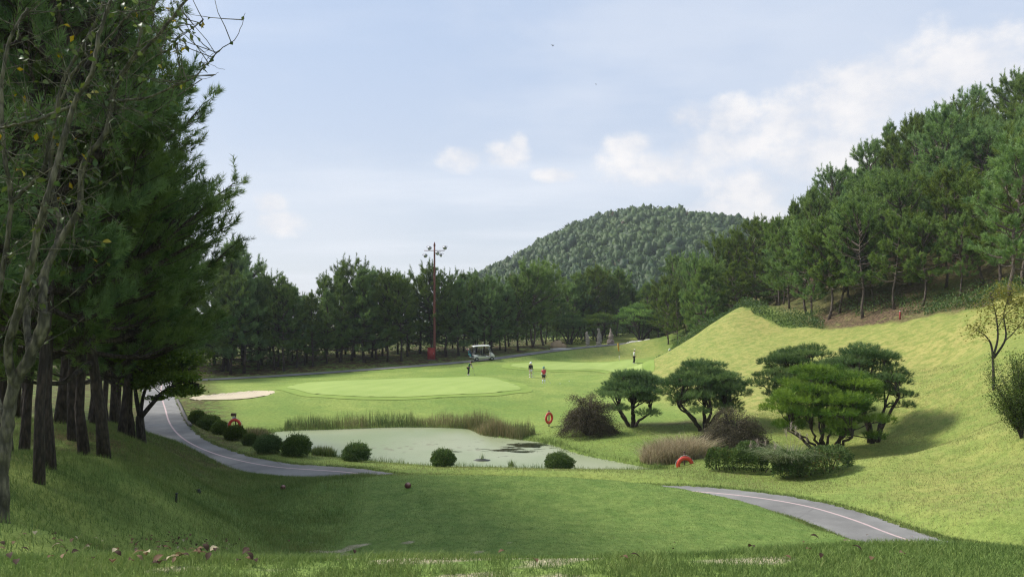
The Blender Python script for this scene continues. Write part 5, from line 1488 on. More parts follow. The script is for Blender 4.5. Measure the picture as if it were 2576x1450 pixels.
# sedge and rough grass that breaks the water's edge
n = 9000; i0 = rng.integers(0, len(POND), n); f = rng.random((n, 1))
c = POND[i0] * (1 - f) + POND[(i0 + 1) % len(POND)] * f + rng.normal(0, .22, (n, 2))
P = np.column_stack([c, np.maximum(Hg(c[:, 0], c[:, 1]), -.05)])
V, T, a = blades(P, .20 * rng.uniform(.3, 1.6, n) * (.6 + .6 * smooth01(vnoise(P[:, 0], P[:, 1], 1.2, 76) + .4)), .016, .45, .35 + .3 * vnoise(P[:, 0], P[:, 1], .9, 77) + rng.normal(0, .2, n), 2)
stuff('pond_edge_grass', V, T, a, M['bankblade'], 'uneven sedge and grass along the edge of the pond')

# ---- undergrowth: behind the belt, along the foot of the hillside wood, on the mound's back
def brush(name, P, size, mat, label, var):
    V, T, a = leaves(P, norm(rng.normal(0, 1, P.shape) + np.array([0, 0, .6])), size, .55, var, .1)
    return stuff(name, V, T, a, mat, label)
reseed(121)
n = 26000
u = rng.uniform(420, 1800, n); by = np.interp((u - U0) / F * 105, BACKPATH[:, 0], BACKPATH[:, 1])
d = by + rng.uniform(11, 34, n); x = (u - U0) / F * d
top = (2.1 + 1.7 * vnoise(x, d, 5.0, 81) + .8 * vnoise(x, d, 2.0, 82)).clip(.3)
z = Hg(x, d) + rng.random(n) ** .7 * top
brush('undergrowth', np.column_stack([x, d, z]), .30 * rng.uniform(.6, 1.3, n), M['leaf_shrub'], 'sunlit undergrowth seen between the trunks behind the belt of pines', np.clip(.35 + .35 * vnoise(x, d, 3, 83) + rng.normal(0, .2, n), 0, 1))
n = 46000
x = rng.uniform(17, 47, n); e_ = np.interp(x, RX, RY) - 1.2
y = e_ + rng.random(n) ** 1.4 * 12
m_ = (vnoise(x, y, 2.2, 84) + .35 * vnoise(x, y, .9, 85) > -.45 + .55 * smooth01((x - 27) / 3) * smooth01((33 - x) / 2)) & (y > e_ + .2)
x, y = x[m_], y[m_]; n = len(x)
top = (.5 + .9 * np.abs(vnoise(x, y, 2.5, 86))) * np.clip((y - np.interp(x, RX, RY) + 1.2) / 1.0, .15, 1)
brush('undergrowth', np.column_stack([x, y, Hg(x, y) + rng.random(n) * top]), .16 * rng.uniform(.6, 1.4, n), M['leaf_shrub'], 'scrub and bramble along the foot of the wooded hillside', np.clip(.45 + .35 * vnoise(x, y, 3, 87) + rng.normal(0, .2, n), 0, 1))

# ---- far mountain with its wood
reseed(131)
MU = [900, 1060, 1200, 1260, 1330, 1430, 1500, 1560, 1620, 1700, 1800, 1900, 2000, 2200, 2500, 2900]
MV = [800, 760, 692, 658, 618, 562, 538, 523, 517, 524, 540, 556, 590, 680, 760, 800]
YM = 430.0
def mount(x, y):
    u = U0 + x / YM * F
    top = CZ + (VH - np.interp(u, MU, MV)) / F * YM - 11.5
    t = np.clip(1 - np.abs(y - YM) / np.where(y < YM, 190.0, 240.0), 0, 1)
    sh = smooth01(t) * .55 + t * .45
    return 1.0 + (top - 1.0) * sh + 3.0 * vnoise(x, y, 45, 91) * sh * (1 - sh) * 4
mx_ = np.linspace(-130, 420, 90); my_ = np.linspace(225, 690, 80)
X, Y = np.meshgrid(mx_, my_); Z = mount(X, Y) - .8
ii = np.arange(X.size).reshape(X.shape)
Q = np.stack([ii[:-1, :-1], ii[:-1, 1:], ii[1:, 1:], ii[1:, :-1]], -1).reshape(-1, 4)
tag(link('mountain', mesh_np('mountain', np.column_stack([X.ravel(), Y.ravel(), Z.ravel()]), Q, None, True), plain('mountain_floor', (0.05, 0.06, 0.03), .95, .3, .05)), 'low rounded mountain beyond the course', kind='structure')
VV, TT, AA = [], [], []
nt = 5000
tx = rng.uniform(-70, 230, nt * 2); ty = 245 + (YM + 8 - 245) * rng.random(nt * 2) ** .85
u = U0 + tx / ty * F
m_ = (u > 1150) & (u < 2050); tx, ty = tx[m_][:nt], ty[m_][:nt]
tz = mount(tx, ty); nt = len(tx)
th = rng.uniform(5.0, 11.5, nt); tw = th * rng.uniform(.24, .44, nt); conical = rng.random(nt) < .22
tv = np.clip(rng.normal(.42, .20, nt) + .28 * vnoise(tx, ty, 32, 92), 0, .9); tv[rng.random(nt) < .012] = .98
# each crown is two or three rough lumps, with loose sprays round the rim
th_, ph_ = np.meshgrid(np.linspace(0, np.pi, 7)[1:-1], np.linspace(0, 2 * np.pi, 9)[:-1], indexing='ij')
SPH = np.stack([np.sin(th_) * np.cos(ph_), np.sin(th_) * np.sin(ph_), np.cos(th_)], -1).reshape(-1, 3)
SPH = np.vstack([SPH, [[0, 0, 1], [0, 0, -1]]])
i_ = np.arange(4)[:, None] * 8; j_ = np.arange(8)[None]; k_ = (j_ + 1) % 8
qd = np.stack([i_ + j_, i_ + 8 + j_, i_ + 8 + k_, i_ + k_], -1).reshape(-1, 4)
TRI = np.vstack([qd[:, :3], qd[:, [0, 2, 3]], np.stack([np.arange(8), (np.arange(8) + 1) % 8, np.full(8, 40)], -1), np.stack([(np.arange(8) + 1) % 8 + 32, np.arange(8) + 32, np.full(8, 41)], -1)])
LV, LT, LA = [], [], []
off = 0
for lump in range(3):
    zc = tz + th * (np.array([.40, .60, .78])[lump] + rng.normal(0, .07, nt)); rr = tw * np.array([1.0, .85, .5])[lump] * np.where(conical, np.array([1.0, .8, .75])[lump], 1.0)
    cx = tx + rng.normal(0, .45, nt) * tw; cy = ty + rng.normal(0, .45, nt) * tw
    nz = 1 + rng.uniform(-.45, .40, (nt, len(SPH)))
    Vl = np.stack([cx, cy, zc], -1)[:, None] + SPH[None] * nz[..., None] * np.stack([rr, rr, th * .26], -1)[:, None]
    LV.append(Vl.reshape(-1, 3)); LT.append((np.arange(nt)[:, None, None] * len(SPH) + TRI[None]).reshape(-1, 3) + off); off += nt * len(SPH)
    LA.append(np.repeat(np.where(tv > .95, tv, np.clip(tv + (lump - 1) * .08, 0, .9)), len(SPH)))  # upper lumps and sprays tinted lighter, top light put into the colour
k = 44
q = rng.random((nt, k)); an = rng.random((nt, k)) * 6.28
pr = np.where(conical[:, None], 1.05 * (1 - q) ** .8, np.sqrt(np.maximum(0, 1 - (q - .25) ** 2 / .58)))
rr = tw[:, None] * pr * rng.uniform(.75, 1.05, (nt, k))
P = np.stack([tx[:, None] + np.cos(an) * rr, ty[:, None] + np.sin(an) * rr, tz[:, None] + th[:, None] * (.25 + .78 * q)], -1).reshape(-1, 3)
D = norm(np.stack([np.cos(an) * .8, np.sin(an) * .8, .5 + .6 * q], -1).reshape(-1, 3) + rng.normal(0, .3, (nt * k, 3)))
V, T, a = leaves(P, D, 1.25 * rng.uniform(.5, 1.4, nt * k), .4, np.repeat(np.minimum(tv, .85), k) + .1 * (q.ravel() - .5), .12)
LV.append(V); LT.append(T + off); LA.append(a)
V = np.vstack(LV); T = np.vstack(LT); a = np.clip(np.concatenate(LA), 0, 1)
M['leaf_far'] = foliage('far_wood_needles', (0.030, 0.075, 0.028), (0.105, 0.175, 0.058), .25, dead=(0.14, 0.11, 0.06))
stuff('far_wood', V, T, a, M['leaf_far'], 'pine wood covering the far mountain')

# ---- summer haze
hb = Geo(); hb.box((100, 330, 34.5), (1500, 760, 83))
M['haze'] = bpy.data.materials.new('haze_air'); M['haze'].use_nodes = True
h_ = NT(M['haze'].node_tree); h_.n.clear()
ho = h_.add('ShaderNodeOutputMaterial'); pv = h_.add('ShaderNodeVolumePrincipled')
pv.inputs['Color'].default_value = (0.86, 0.92, 1.0, 1); pv.inputs['Density'].default_value = 0.00027; pv.inputs['Anisotropy'].default_value = 0.2
h_.l.new(pv.outputs[0], ho.inputs['Volume'])
HAZE = hb.obj('haze', M['haze'])
tag(HAZE, 'thin summer haze over the whole valley', kind='stuff')

# ------------------------------------------------------------------ things on the course
M['red'] = plain('life_ring_red', (0.62, 0.060, 0.035), .5, .12, 5)
M['redbox'] = plain('weathered_red_paint', (0.30, 0.035, 0.030), .7, .3, 3)
M['rust'] = plain('rust_red_paint', (0.150, 0.048, 0.038), .75, .35, 2.5)
M['white'] = plain('white_paint', (0.72, 0.72, 0.70), .45, .05, 3)
M['offwhite'] = plain('cream_body', (0.66, 0.65, 0.60), .35, .05, 2)
M['black'] = plain('black_rubber', (0.020, 0.020, 0.022), .7, .3, 8)
M['dark'] = plain('dark_vinyl', (0.030, 0.032, 0.038), .6, .25, 6)
M['steel'] = plain('galvanised_steel', (0.34, 0.35, 0.36), .45, .15, 8, .6)
M['skin'] = plain('skin', (0.48, 0.29, 0.20), .55, .08, 12)
M['stone'] = plain('field_stone', (0.400, 0.360, 0.320), .9, .45, 7, 0, .5)
M['stone2'] = plain('pinkish_stone', (0.430, 0.355, 0.315), .9, .40, 6, 0, .5)
M['paleboulder'] = plain('tan_boulder', (0.34, 0.25, 0.15), .9, .35, 1.6, 0, .6)
M['whiterock'] = plain('pale_rock', (0.60, 0.58, 0.54), .9, .2, 2.5, 0, .5)
M['wood'] = plain('weathered_post', (0.10, 0.06, 0.045), .85, .35, 6)

def ring_stand(label_ring, label_post, pos, R0, tilt=0.0, turn=0.0, zc=1.0, box=False, post_h=1.3):
    pos = np.array(pos)
    rg = thing('life_ring', label_ring, 'life ring', tuple(pos + np.array([0, -.10, zc])), (RAD(90) + tilt, 0, turn), group='red life rings round the pond')
    G_ = Geo(); a = np.linspace(0, 2 * np.pi, 41)
    r = R0 * .22
    Cc = np.stack([np.cos(a) * (R0 - r), np.sin(a) * (R0 - r), 0 * a], -1)
    an = np.linspace(0, 2 * np.pi, 12, endpoint=False)
    V = np.stack([np.cos(a)[:, None] * ((R0 - r) + r * np.cos(an)), np.sin(a)[:, None] * ((R0 - r) + r * np.cos(an)), np.repeat(r * .8 * np.sin(an)[None], 41, 0)], -1)
    i = np.arange(40)[:, None] * 12; j = np.arange(12)[None]; k = (j + 1) % 12
    G_.add(V.reshape(-1, 3), None, np.stack([i + j, i + 12 + j, i + 12 + k, i + k], -1).reshape(-1, 4))
    G_.obj('float', M['red'], rg, True)
    for q in range(4):                                   # rope loops
        B = Geo(); aa = np.linspace(q * np.pi / 2 + .9, q * np.pi / 2 + 2.2, 9)
        B.tube(np.stack([np.cos(aa) * (R0 + .015 + .02 * np.sin((aa - aa[0]) / 1.3 * np.pi)), np.sin(aa) * (R0 + .015 + .02 * np.sin((aa - aa[0]) / 1.3 * np.pi)), 0 * aa], -1), .008, 5)
        B.obj('rope', M['white'], rg)
    for q in range(4):
        B = Geo(); aa = np.linspace(q * np.pi / 2 + .72, q * np.pi / 2 + .90, 4)
        V = np.stack([np.cos(aa)[:, None] * ((R0 - r) + r * 1.03 * np.cos(an)), np.sin(aa)[:, None] * ((R0 - r) + r * 1.03 * np.cos(an)), np.repeat(r * .83 * np.sin(an)[None], 4, 0)], -1)
        i = np.arange(3)[:, None] * 12
        B.add(V.reshape(-1, 3), None, np.stack([i + j, i + 12 + j, i + 12 + k, i + k], -1).reshape(-1, 4))
        B.obj('band', M['red'], rg, True)
    ps = thing('ring_post', label_post, 'post', tuple(pos), group='posts that carry the life rings')
    B = Geo(); B.tube([(0, .02, -.2), (0, .02, post_h * .5), (0, .02, post_h)], .035, 8); B.obj('post', M['wood'], ps)
    B = Geo(); B.tube([(0, .02, post_h - .18), (0, -.12, post_h - .15), (0, -.16, post_h - .10)], .014, 6); B.obj('hook', M['wood'], ps)
    if box:
        B = Geo(); B.box((-.10, .0, post_h + .03), (.26, .16, .16)); B.obj('rope_box', M['wood'], ps)
        B = Geo(); B.box((-.08, -.02, post_h - .16), (.17, .02, .16)); B.obj('notice', M['white'], ps)
    else:
        B = Geo(); B.box((0, .02, post_h + .02), (.10, .10, .05)); B.obj('cap', M['wood'], ps)
q = on(592, 42.6)
ring_stand('red life ring on its post left of the pond among the azaleas', 'post with a small box carrying the left life ring', q, .38, 0, 0, .72, True, 1.28)
q = ray(1381, 1072)
ring_stand('narrow-looking red life ring turned sideways by the bronze weeping shrub', 'post behind the life ring at the far right of the pond', q, .38, 0, RAD(48), .55, False, .98)
q = on(1722, 35.0); print('ring ground', q, hz(7.6, 33.0), hz(7.3, 31.5)); q.z = -0.05
ring_stand('red life ring half sunk behind the near bank below the dead cattails', 'post of the nearest life ring beside the hedge', q, .42, 0, RAD(4), .36, False, .95)

# tee markers: stubby dark red balls on the turf
for (u, v, r, lab) in [(1026, 1226, .105, 'reddish ball-shaped tee marker with a pale top, nearer the centre'), (712, 1231, .095, 'reddish ball-shaped tee marker on the left part of the tee')]:
    p0 = ray(u, v)
    t_ = thing('tee_marker', lab, 'tee marker', tuple(p0), group='tee markers')
    B = Geo(); B.ball((0, 0, r * .75), (r, r, r * .92), 16, 10); B.obj('ball', plain('maroon_paint', (.12, .040, .040), .6, .3, 9), t_, True)
    B = Geo(); B.ball((r * .15, -r * .35, r * 1.18), (r * .62, r * .6, r * .5), 12, 8); B.obj('cap', plain('faded_pink_plastic', (.36, .20, .18), .5, .2, 9), t_, True)
    B = Geo(); B.tube([(0, 0, -.1), (0, 0, r * .3)], .02, 6); B.obj('spike', M['steel'], t_)
# stake and sprinkler on the bank
p0 = ray(443, 1262); t_ = thing('marker_stake', 'short black stake standing in the grass of the left bank', 'stake', tuple(p0), (0.05, .08, 0))
B = Geo(); B.box((0, 0, .07), (.035, .03, .22)); B.obj('shaft', M['black'], t_)
B = Geo(); B.box((0, 0, .19), (.042, .036, .03)); B.obj('top', M['dark'], t_)
p0 = ray(499, 1238); t_ = thing('sprinkler', 'small dark sprinkler head in the grass at the foot of the bank', 'sprinkler', tuple(p0))
B = Geo(); B.lathe([(0, .09), (.05, .085), (.055, .05), (.07, .03), (.07, -.02)], n=10); B.obj('head', M['black'], t_)
B = Geo(); B.tube([(0, 0, .05), (.05, 0, .09)], .012, 5); B.obj('nozzle', M['dark'], t_)
p0 = on(2264, 59.2); t_ = thing('marker_stake', 'tiny red stake on the rim of the slope below the hillside wood', 'stake', tuple(p0))
B = Geo(); B.box((0, 0, .3), (.09, .09, .7)); B.obj('shaft', M['redbox'], t_)
B = Geo(); B.box((0, 0, .66), (.11, .11, .05)); B.obj('top', M['white'], t_)

# floodlight mast and red box
D_ = 98.2; p0 = on(1093, D_)
t_ = thing('floodlight_mast', 'tall rust-red floodlight mast rising above the belt of pines', 'floodlight', tuple(p0))
Hm = CZ + (VH - 608) / F * D_ - p0[2]
B = Geo(); zz = np.linspace(0, Hm - .55, 12); B.tube(np.stack([0 * zz, 0 * zz, zz], -1), np.linspace(.20, .105, 12), 10); B.obj('pole', M['rust'], t_, True)
B = Geo(); B.lathe([(.11, Hm - .55), (.15, Hm - .5), (.12, Hm - .3), (.04, Hm - .05), (0, Hm)], n=10); B.obj('finial', M['rust'], t_, True)
B = Geo(); B.tube([(-1.35, 0, Hm - 1.15), (0, 0, Hm - 1.15), (1.35, 0, Hm - 1.15)], .045, 6); B.obj('crossarm', M['rust'], t_)
B = Geo(); B.tube([(0, -.9, Hm - 1.35), (0, 0, Hm - 1.30), (0, .9, Hm - 1.35)], .04, 6); B.obj('crossarm', M['rust'], t_)
for i, (x, y, z, ax, ay) in enumerate([(-1.15, -.25, Hm - 1.85, 1.25, -.35), (-.62, -.2, Hm - .86, 1.1, -.3), (1.38, -.1, Hm - .80, 1.15, .25), (.42, -.55, Hm - 1.55, 1.2, .7), (.72, .3, Hm - 1.75, 1.0, 1.3)]):
    L_ = thing('lamp', None, None, (x, y, z), (ax, 0, ay)); L_.parent = t_
    B = Geo(); B.lathe([(.03, .28), (.10, .27), (.20, .18), (.27, .04), (.28, -.02), (.25, -.02)], n=14); B.obj('reflector', M['steel'], L_, True)
    B = Geo(); B.lathe([(0, -.01), (.25, -.012)], n=14); B.obj('lens', plain('lamp_glass', (.45, .48, .47), .15, .1, 4), L_)
    B = Geo(); B.tube([(-.30, 0, .05), (-.31, 0, .40), (0, 0, .50), (.31, 0, .40), (.30, 0, .05)], .02, 5); B.obj('bracket', M['rust'], L_)
for i in range(14):
    B = Geo(); B.tube([(-.18, 0, 2.2 + i * .9), (.18, 0, 2.2 + i * .9)], .012, 4); B.obj('rung', M['rust'], t_)
p0 = on(1085, 98.0)
t_ = thing('switch_box', 'weathered red switch box at the foot of the floodlight mast', 'box', tuple(p0))
B = Geo(); B.box((0, 0, .78), (.95, .6, 1.5)); B.obj('cabinet', M['redbox'], t_)
B = Geo(); B.box((0, 0, 1.56), (1.05, .7, .07)); B.obj('lid', M['redbox'], t_)
B = Geo(); B.box((0, -.31, .8), (.78, .02, 1.25)); dr_ = B.obj('door', M['redbox'], t_)
B = Geo(); B.box((.30, -.335, .85), (.05, .03, .16)); B.obj('handle', M['steel'], dr_)
B = Geo(); B.box((0, 0, .01), (1.1, .75, .10)); B.obj('plinth', M['kerb'], t_)

# flag
p0 = ray(1557, 921); p0 = np.array(on(1558, 92.0))
t_ = thing('flagstick', 'golf flagstick with a limp yellow flag on the right green', 'flag', tuple(p0), (0, -.03, 0))
for i, (z0, z1, m_) in enumerate([(0, .72, 'white'), (.72, 1.25, 'black'), (1.25, 2.35, 'wood')]):
    B = Geo(); B.tube([(0, 0, z0), (0, 0, z1)], .022, 8); B.obj('pole', M[m_], t_)
B = Geo(); n_ = 9; zz = np.linspace(2.3, 1.32, n_)
V = []
for z in zz:
    k_ = (2.3 - z) / .98
    for s in np.linspace(0, 1, 6): V.append((.02 - s * .20 * (1 - .35 * k_), .05 * math.sin(s * 7 + z * 3), z - s * .05))
ii = np.arange(n_ * 6).reshape(n_, 6)
B.add(V, None, np.stack([ii[:-1, :-1], ii[:-1, 1:], ii[1:, 1:], ii[1:, :-1]], -1).reshape(-1, 4))
B.obj('cloth', plain('yellow_flag_cloth', (.68, .36, .045), .7, .12, 9), t_, True)
B = Geo(); B.lathe([(0, .012), (.054, .012)], n=12); B.obj('cup', M['black'], t_)

# stone towers
def rubble(G_, prof, n, size, flat=.55):
    """stones heaped to an outline (radius against height, with sideways drift)"""
    z = np.array([p[1] for p in prof]); r = np.array([p[0] for p in prof]); dx = np.array([p[2] for p in prof])
    for _ in range(n):
        zz = rng.uniform(z[0], z[-1]); rr = np.interp(zz, z, r); a = rng.random() * 6.28
        s = size * rng.uniform(.7, 1.3) * (0.6 + .4 * min(1, rr / .35))
        G_.ball((np.interp(zz, z, dx) + math.cos(a) * max(rr - s * .5, 0), math.sin(a) * max(rr - s * .5, 0), zz), (s, s, s * flat), 6, 5, rng.random(), .35)
    G_.lathe([(max(rr * .68, .01), zz) for rr, zz in zip(r, z)], n=10)
reseed(141)
for (u, v, hpx, prof, lab, m_) in [
    (1478, 861, 34, [(.30, 0, 0), (.29, .9, .02), (.25, 1.5, -.03), (.13, 1.75, -.14), (.11, 2.05, -.17), (.03, 2.25, -.10)], 'shortest leaning tower of piled stones', 'stone'),
    (1507, 860, 40, [(.42, 0, 0), (.36, .8, .02), (.27, 1.75, .03), (.18, 1.9, .0), (.15, 2.25, -.03), (.16, 2.45, -.14), (.05, 2.62, -.20)], 'tallest tapering stone tower with a bent tip', 'stone'),
    (1536, 857, 38, [(.52, 0, 0), (.55, .3, 0), (.42, .66, 0), (.18, .72, 0), (.42, .95, 0), (.46, 1.25, 0), (.26, 1.62, .05), (.14, 1.95, .08), (.11, 2.3, -.02), (.04, 2.5, -.10)], 'gourd-shaped stone tower with a curved tip', 'stone2')]:
    d = 116.5 if u < 1530 else 117.5
    p0 = on(u, d)
    t_ = thing('stone_tower', lab, 'stone tower', tuple(p0), (0, 0, 0), (1.05, 1.05, 1.0), group='piled stone towers beyond the greens')
    kz = len(prof) - 2 if m_ == 'stone' else 4
    B = Geo(); rubble(B, prof[:kz + 1 if m_ == 'stone' else 4], 150, .11); o_ = B.obj('base_stones', M[m_], t_); o_['kind'] = 'stuff'
    B = Geo(); rubble(B, prof[kz - 1 if m_ == 'stone' else 3:], 90, .085); o_ = B.obj('top_stones', M[m_], t_); o_['kind'] = 'stuff'
# boulders and pale rocks
def boulder(name, label, p0, s, mat, seed):
    reseed(seed); B = Geo(); B.ball((0, 0, s[2] * .75), s, 9, 7, 0, .45)
    o_ = B.obj(name, mat, loc=tuple(p0)); return tag(o_, label, 'rock')
p0 = on(1402, 109.5)
boulder('boulder', 'big tan boulder at the dark edge of the belt, left of the stone towers', p0, (.95, .75, .70), M['paleboulder'], 1)
boulder('boulder', 'smaller tan rock leaning on the big boulder', on(1416, 109.2), (.55, .5, .48), M['paleboulder'], 2)
boulder('flat_rock', 'low flat slab in the grass in front of the tan boulders', on(1410, 107.8), (1.7, .4, .14), M['whiterock'], 3)
for i, (u, s, lab) in enumerate([(1596, (.85, .5, .24), 'largest pale rock on the low rise before the umbrella pine'), (1613, (.9, .5, .20), 'pale flat rock right of the largest one on the low rise'), (1630, (.6, .4, .15), 'small pale rock at the right end of the low rise'), (1583, (.45, .3, .14), 'small pale rock at the left end of the low rise')]):
    boulder('pale_rock', lab, on(u, 116.2), s, M['whiterock'], 10 + i)
# island of weed and the half-sunk stone in the pond
p0 = np.array(on(1212, 37.6)); p0[2] = -.03
reseed(151); B = Geo(); B.ball((0, 0, 0), (.48, .22, .12), 14, 7, 0, .25); isl = tag(B.obj('weed_island', plain('wet_mud', (.030, .030, .022), .5, .4, 8), loc=tuple(p0)), 'small dark mud island in the pond before the near bank', 'mud island')
n_ = 26; P = np.column_stack([rng.normal(0.03, .05, n_), rng.normal(0, .03, n_), np.full(n_, .08)])
V, T, a = blades(P, rng.uniform(.15, .5, n_), .02, .2, rng.uniform(0, .5, n_), 2)
o_ = link('weed_tuft', mesh_np('weed_tuft', V, T, {'var': a}), M['bankblade'], isl)

# fallen leaves on the near grass
reseed(161)
FL = [leaf_mesh('fallen_leaf', .09, .052, .022, v) for v in (.05, .35, .65, .95)]
M['deadleaf'] = grassy('fallen_leaf_colours', (0.060, 0.032, 0.018), (0.210, 0.115, 0.050), (0.480, 0.400, 0.240))
for me in FL: me.materials.append(M['deadleaf'])
pix = [(130, 1388), (400 * .5 + 10, 1392), (355, 1395), (88, 1355), (2021, 1369), (2062, 1373), (2122, 1378), (2290, 1352), (1253, 1408), (1341, 1424), (1990, 1424), (2275, 1411), (1388, 1402), (1560, 1420), (905, 1367), (2180, 1350), (1010, 1386), (1700, 1372)]
pix += [(rng.uniform(10, 640), rng.uniform(1350, 1442)) for _ in range(90)] + [(rng.normal(480, 90), rng.normal(1375, 14)) for _ in range(60)] + [(rng.uniform(700, 2500), rng.uniform(1375, 1445)) for _ in range(10)]
for i, (u, v) in enumerate(pix):
    p0 = ray(u, v, 3.5, 30)
    big = i < 4
    o_ = bpy.data.objects.new('fallen_leaf', FL[3 if big else int(rng.choice(4, p=[.42, .32, .16, .10]))]); COL.objects.link(o_)
    o_.location = (p0[0], p0[1], p0[2] + .05); o_.rotation_euler = (rng.normal(0, .22), rng.normal(0, .18), rng.uniform(0, 6.28))
    s_c = .95 if big else rng.uniform(.45, .9); o_.scale = (s_c, s_c, s_c)
    tag(o_, 'pale cream fallen leaf, larger than the rest, on the near grass at left' if big else ('curled dead leaf lying on the near grass right of centre' if u > 660 else 'curled brown dead leaf scattered on the near grass at left'), 'leaf', 'fallen leaves on the near grass')

# two birds in the sky
for (u, v, d, lab, rz_) in [(1390, 115, 60, 'tiny dark bird high in the sky, upper one', 1.2), (1499, 212, 75, 'tiny dark bird lower in the sky, right of the other', .2)]:
    t_ = thing('bird', lab, 'bird', W(u, v, d), (0.3, .5, rz_), (.6, .6, .6))
    B = Geo(); B.ball((0, 0, 0), (.11, .035, .035), 10, 7); B.ball((.12, 0, .015), (.028, .024, .024), 8, 6); B.add([(-.10, -.02, 0), (-.10, .02, 0), (-.22, .035, 0), (-.22, -.035, 0)], None, [(0, 1, 2, 3)])
    B.obj('body', M['dark'], t_, True)
    for s in (-1, 1):
        B = Geo(); B.add([(.05, 0, .01), (-.05, 0, .01), (-.06, s * .12, .07), (.05, s * .12, .08), (-.12, s * .26, .05), (-.07, s * .26, .055)], [(4, 5, 3)], [(0, 1, 2, 3)]); B.add([(-.06, s * .12, .07), (.05, s * .12, .08), (-.12, s * .26, .05)], [(0, 1, 2)])
        B.obj('wing', M['dark'], t_)

# ------------------------------------------------------------------ golf cart
def cart():
    x0, d = (1212 - U0) / F * 95.0, 95.0
    p0 = np.array(on(1214, 95.2))
    dxy = BACKPATH[int(np.argmin(np.hypot(BACKPATH[:, 0] - p0[0], BACKPATH[:, 1] - p0[1])))]
    t = thing('golf_cart', 'white five-seat golf cart with golf bags standing on the path behind the left green', 'golf cart', (p0[0], p0[1], p0[2] + .03), (0, -.035, RAD(14)))
    B = Geo()                                                    # lower shell, front to the right (+x)
    B.prism([(-1.20, .28), (1.20, .28), (1.20, .42), (.72, .42), (.62, .62), (-.30, .64), (-.95, .80), (-1.20, .78)], -.58, .58); body = B.obj('body', M['offwhite'], t)
    B = Geo(); B.prism([(.98, .42), (1.42, .34), (1.50, .48), (1.40, .70), (1.16, .98), (1.02, .98)], -.56, .56); B.obj('front_cowl', M['offwhite'], t)
    B = Geo(); B.box((1.50, 0, .38), (.10, 1.10, .12)); B.obj('bumper', M['black'], t)
    B = Geo(); B.box((.80, 0, .36), (.46, 1.02, .05)); B.obj('footwell', M['dark'], t)
    B = Geo(); B.box((-.2, -.585, .60), (1.1, .012, .06)); B.obj('side_stripe', M['dark'], t)
    for y in (-.44, .44):
        B = Geo(); B.ball((1.44, y, .60), (.05, .08, .06), 10, 7); B.obj('headlight', M['white'], t, True)
    for (x, nm) in ((.12, 'front_seat'), (-.72, 'rear_seat')):
        B = Geo(); B.box((x, 0, .76), (.52, 1.08, .14)); s_ = B.obj(nm, M['dark'], t)
        B = Geo(); B.box((x - .27, 0, 1.05), (.12, 1.06, .46), 0, 0, ('Y', -.15)); B.obj('backrest', M['dark'], s_)
    B = Geo(); a = np.linspace(0, 2 * np.pi, 17); B.tube(np.stack([.62 + .10 * np.sin(a), -.25 + .17 * np.cos(a), .98 + .12 * np.sin(a)], -1), .018, 6); sw = B.obj('steering_wheel', M['black'], t)
    B = Geo(); B.tube([(.95, -.25, .72), (.62, -.25, .98)], .02, 6); B.obj('steering_column', M['black'], sw)
    for (xa, za, xb) in ((1.12, .95, .78), (-1.10, .78, -1.02), (-.10, .66, -.08)):
        for y in (-.54, .54):
            B = Geo(); B.tube([(xa, y, za), ((xa + xb) / 2, y, (za + 1.80) / 2), (xb, y, 1.82)], .022, 6); B.obj('roof_post', M['steel'], t)
    # roof: a shallow shell with a rolled edge
    B = Geo(); nx_, ny_ = 13, 9; X = np.linspace(-1.30, .95, nx_); Y = np.linspace(-.64, .64, ny_); V = []
    for x in X:
        for y in Y:
            ex = max(0, abs((x + .175) / 1.125) - .86) / .14; ey = max(0, abs(y / .64) - .82) / .18
            V.append((x, y, 1.96 - .035 * (y / .64) ** 2 - .06 * ex ** 2 - .07 * ey ** 2 + .03 * math.cos((x + .2) * 1.3)))
    up = np.array(V); lo = up - np.array([0, 0, .05]); ii = np.arange(nx_ * ny_).reshape(nx_, ny_)
    Q = np.stack([ii[:-1, :-1], ii[1:, :-1], ii[1:, 1:], ii[:-1, 1:]], -1).reshape(-1, 4); n = nx_ * ny_
    rim = np.concatenate([ii[:, 0], ii[-1, 1:], ii[-2::-1, -1], ii[0, -2:0:-1]])
    k = np.roll(rim, -1)
    B.add(np.vstack([up, lo]), None, np.vstack([Q, Q[:, ::-1] + n, np.stack([rim, rim + n, k + n, k], -1)])); B.obj('roof', M['white'], t, True)
    m, tt = new_mat('clear_screen'); tt.b.inputs['Base Color'].default_value = (.75, .80, .82, 1); tt.b.inputs['Roughness'].default_value = .05; tt.b.inputs['Alpha'].default_value = .28
    B = Geo(); B.add([(1.11, -.50, 1.0), (1.11, .50, 1.0), (.80, .50, 1.78), (.80, -.50, 1.78)], None, [(0, 1, 2, 3)]); B.add([(1.13, -.50, 1.0), (1.13, .50, 1.0), (.82, .50, 1.78), (.82, -.50, 1.78)], None, [(3, 2, 1, 0)])
    B.obj('windscreen', m, t)
    for x in (1.12, -.86):
        for y in (-.52, .52):
            wh = thing('wheel', None, None, (x, y, .24)); wh.parent = t; wh.rotation_euler = (RAD(90), 0, 0)
            B = Geo(); B.lathe([(.14, -.09), (.21, -.095), (.245, -.06), (.245, .06), (.21, .095), (.14, .09)], n=20); B.obj('tyre', M['black'], wh, True)
            B = Geo(); B.lathe([(0, -.05), (.05, -.07), (.14, -.06), (.145, 0), (.14, .06), (.05, .07), (0, .05)], n=16); B.obj('rim', M['steel'], wh, True)
    for x in (1.12, -.86):
        for y in (-.595, .595):
            B = Geo(); a = np.linspace(.15, np.pi - .15, 9); B.tube(np.stack([x + .30 * np.cos(a), np.full(9, y), .25 + .30 * np.sin(a)], -1), .025, 5); B.obj('wheel_arch', M['offwhite'], t)
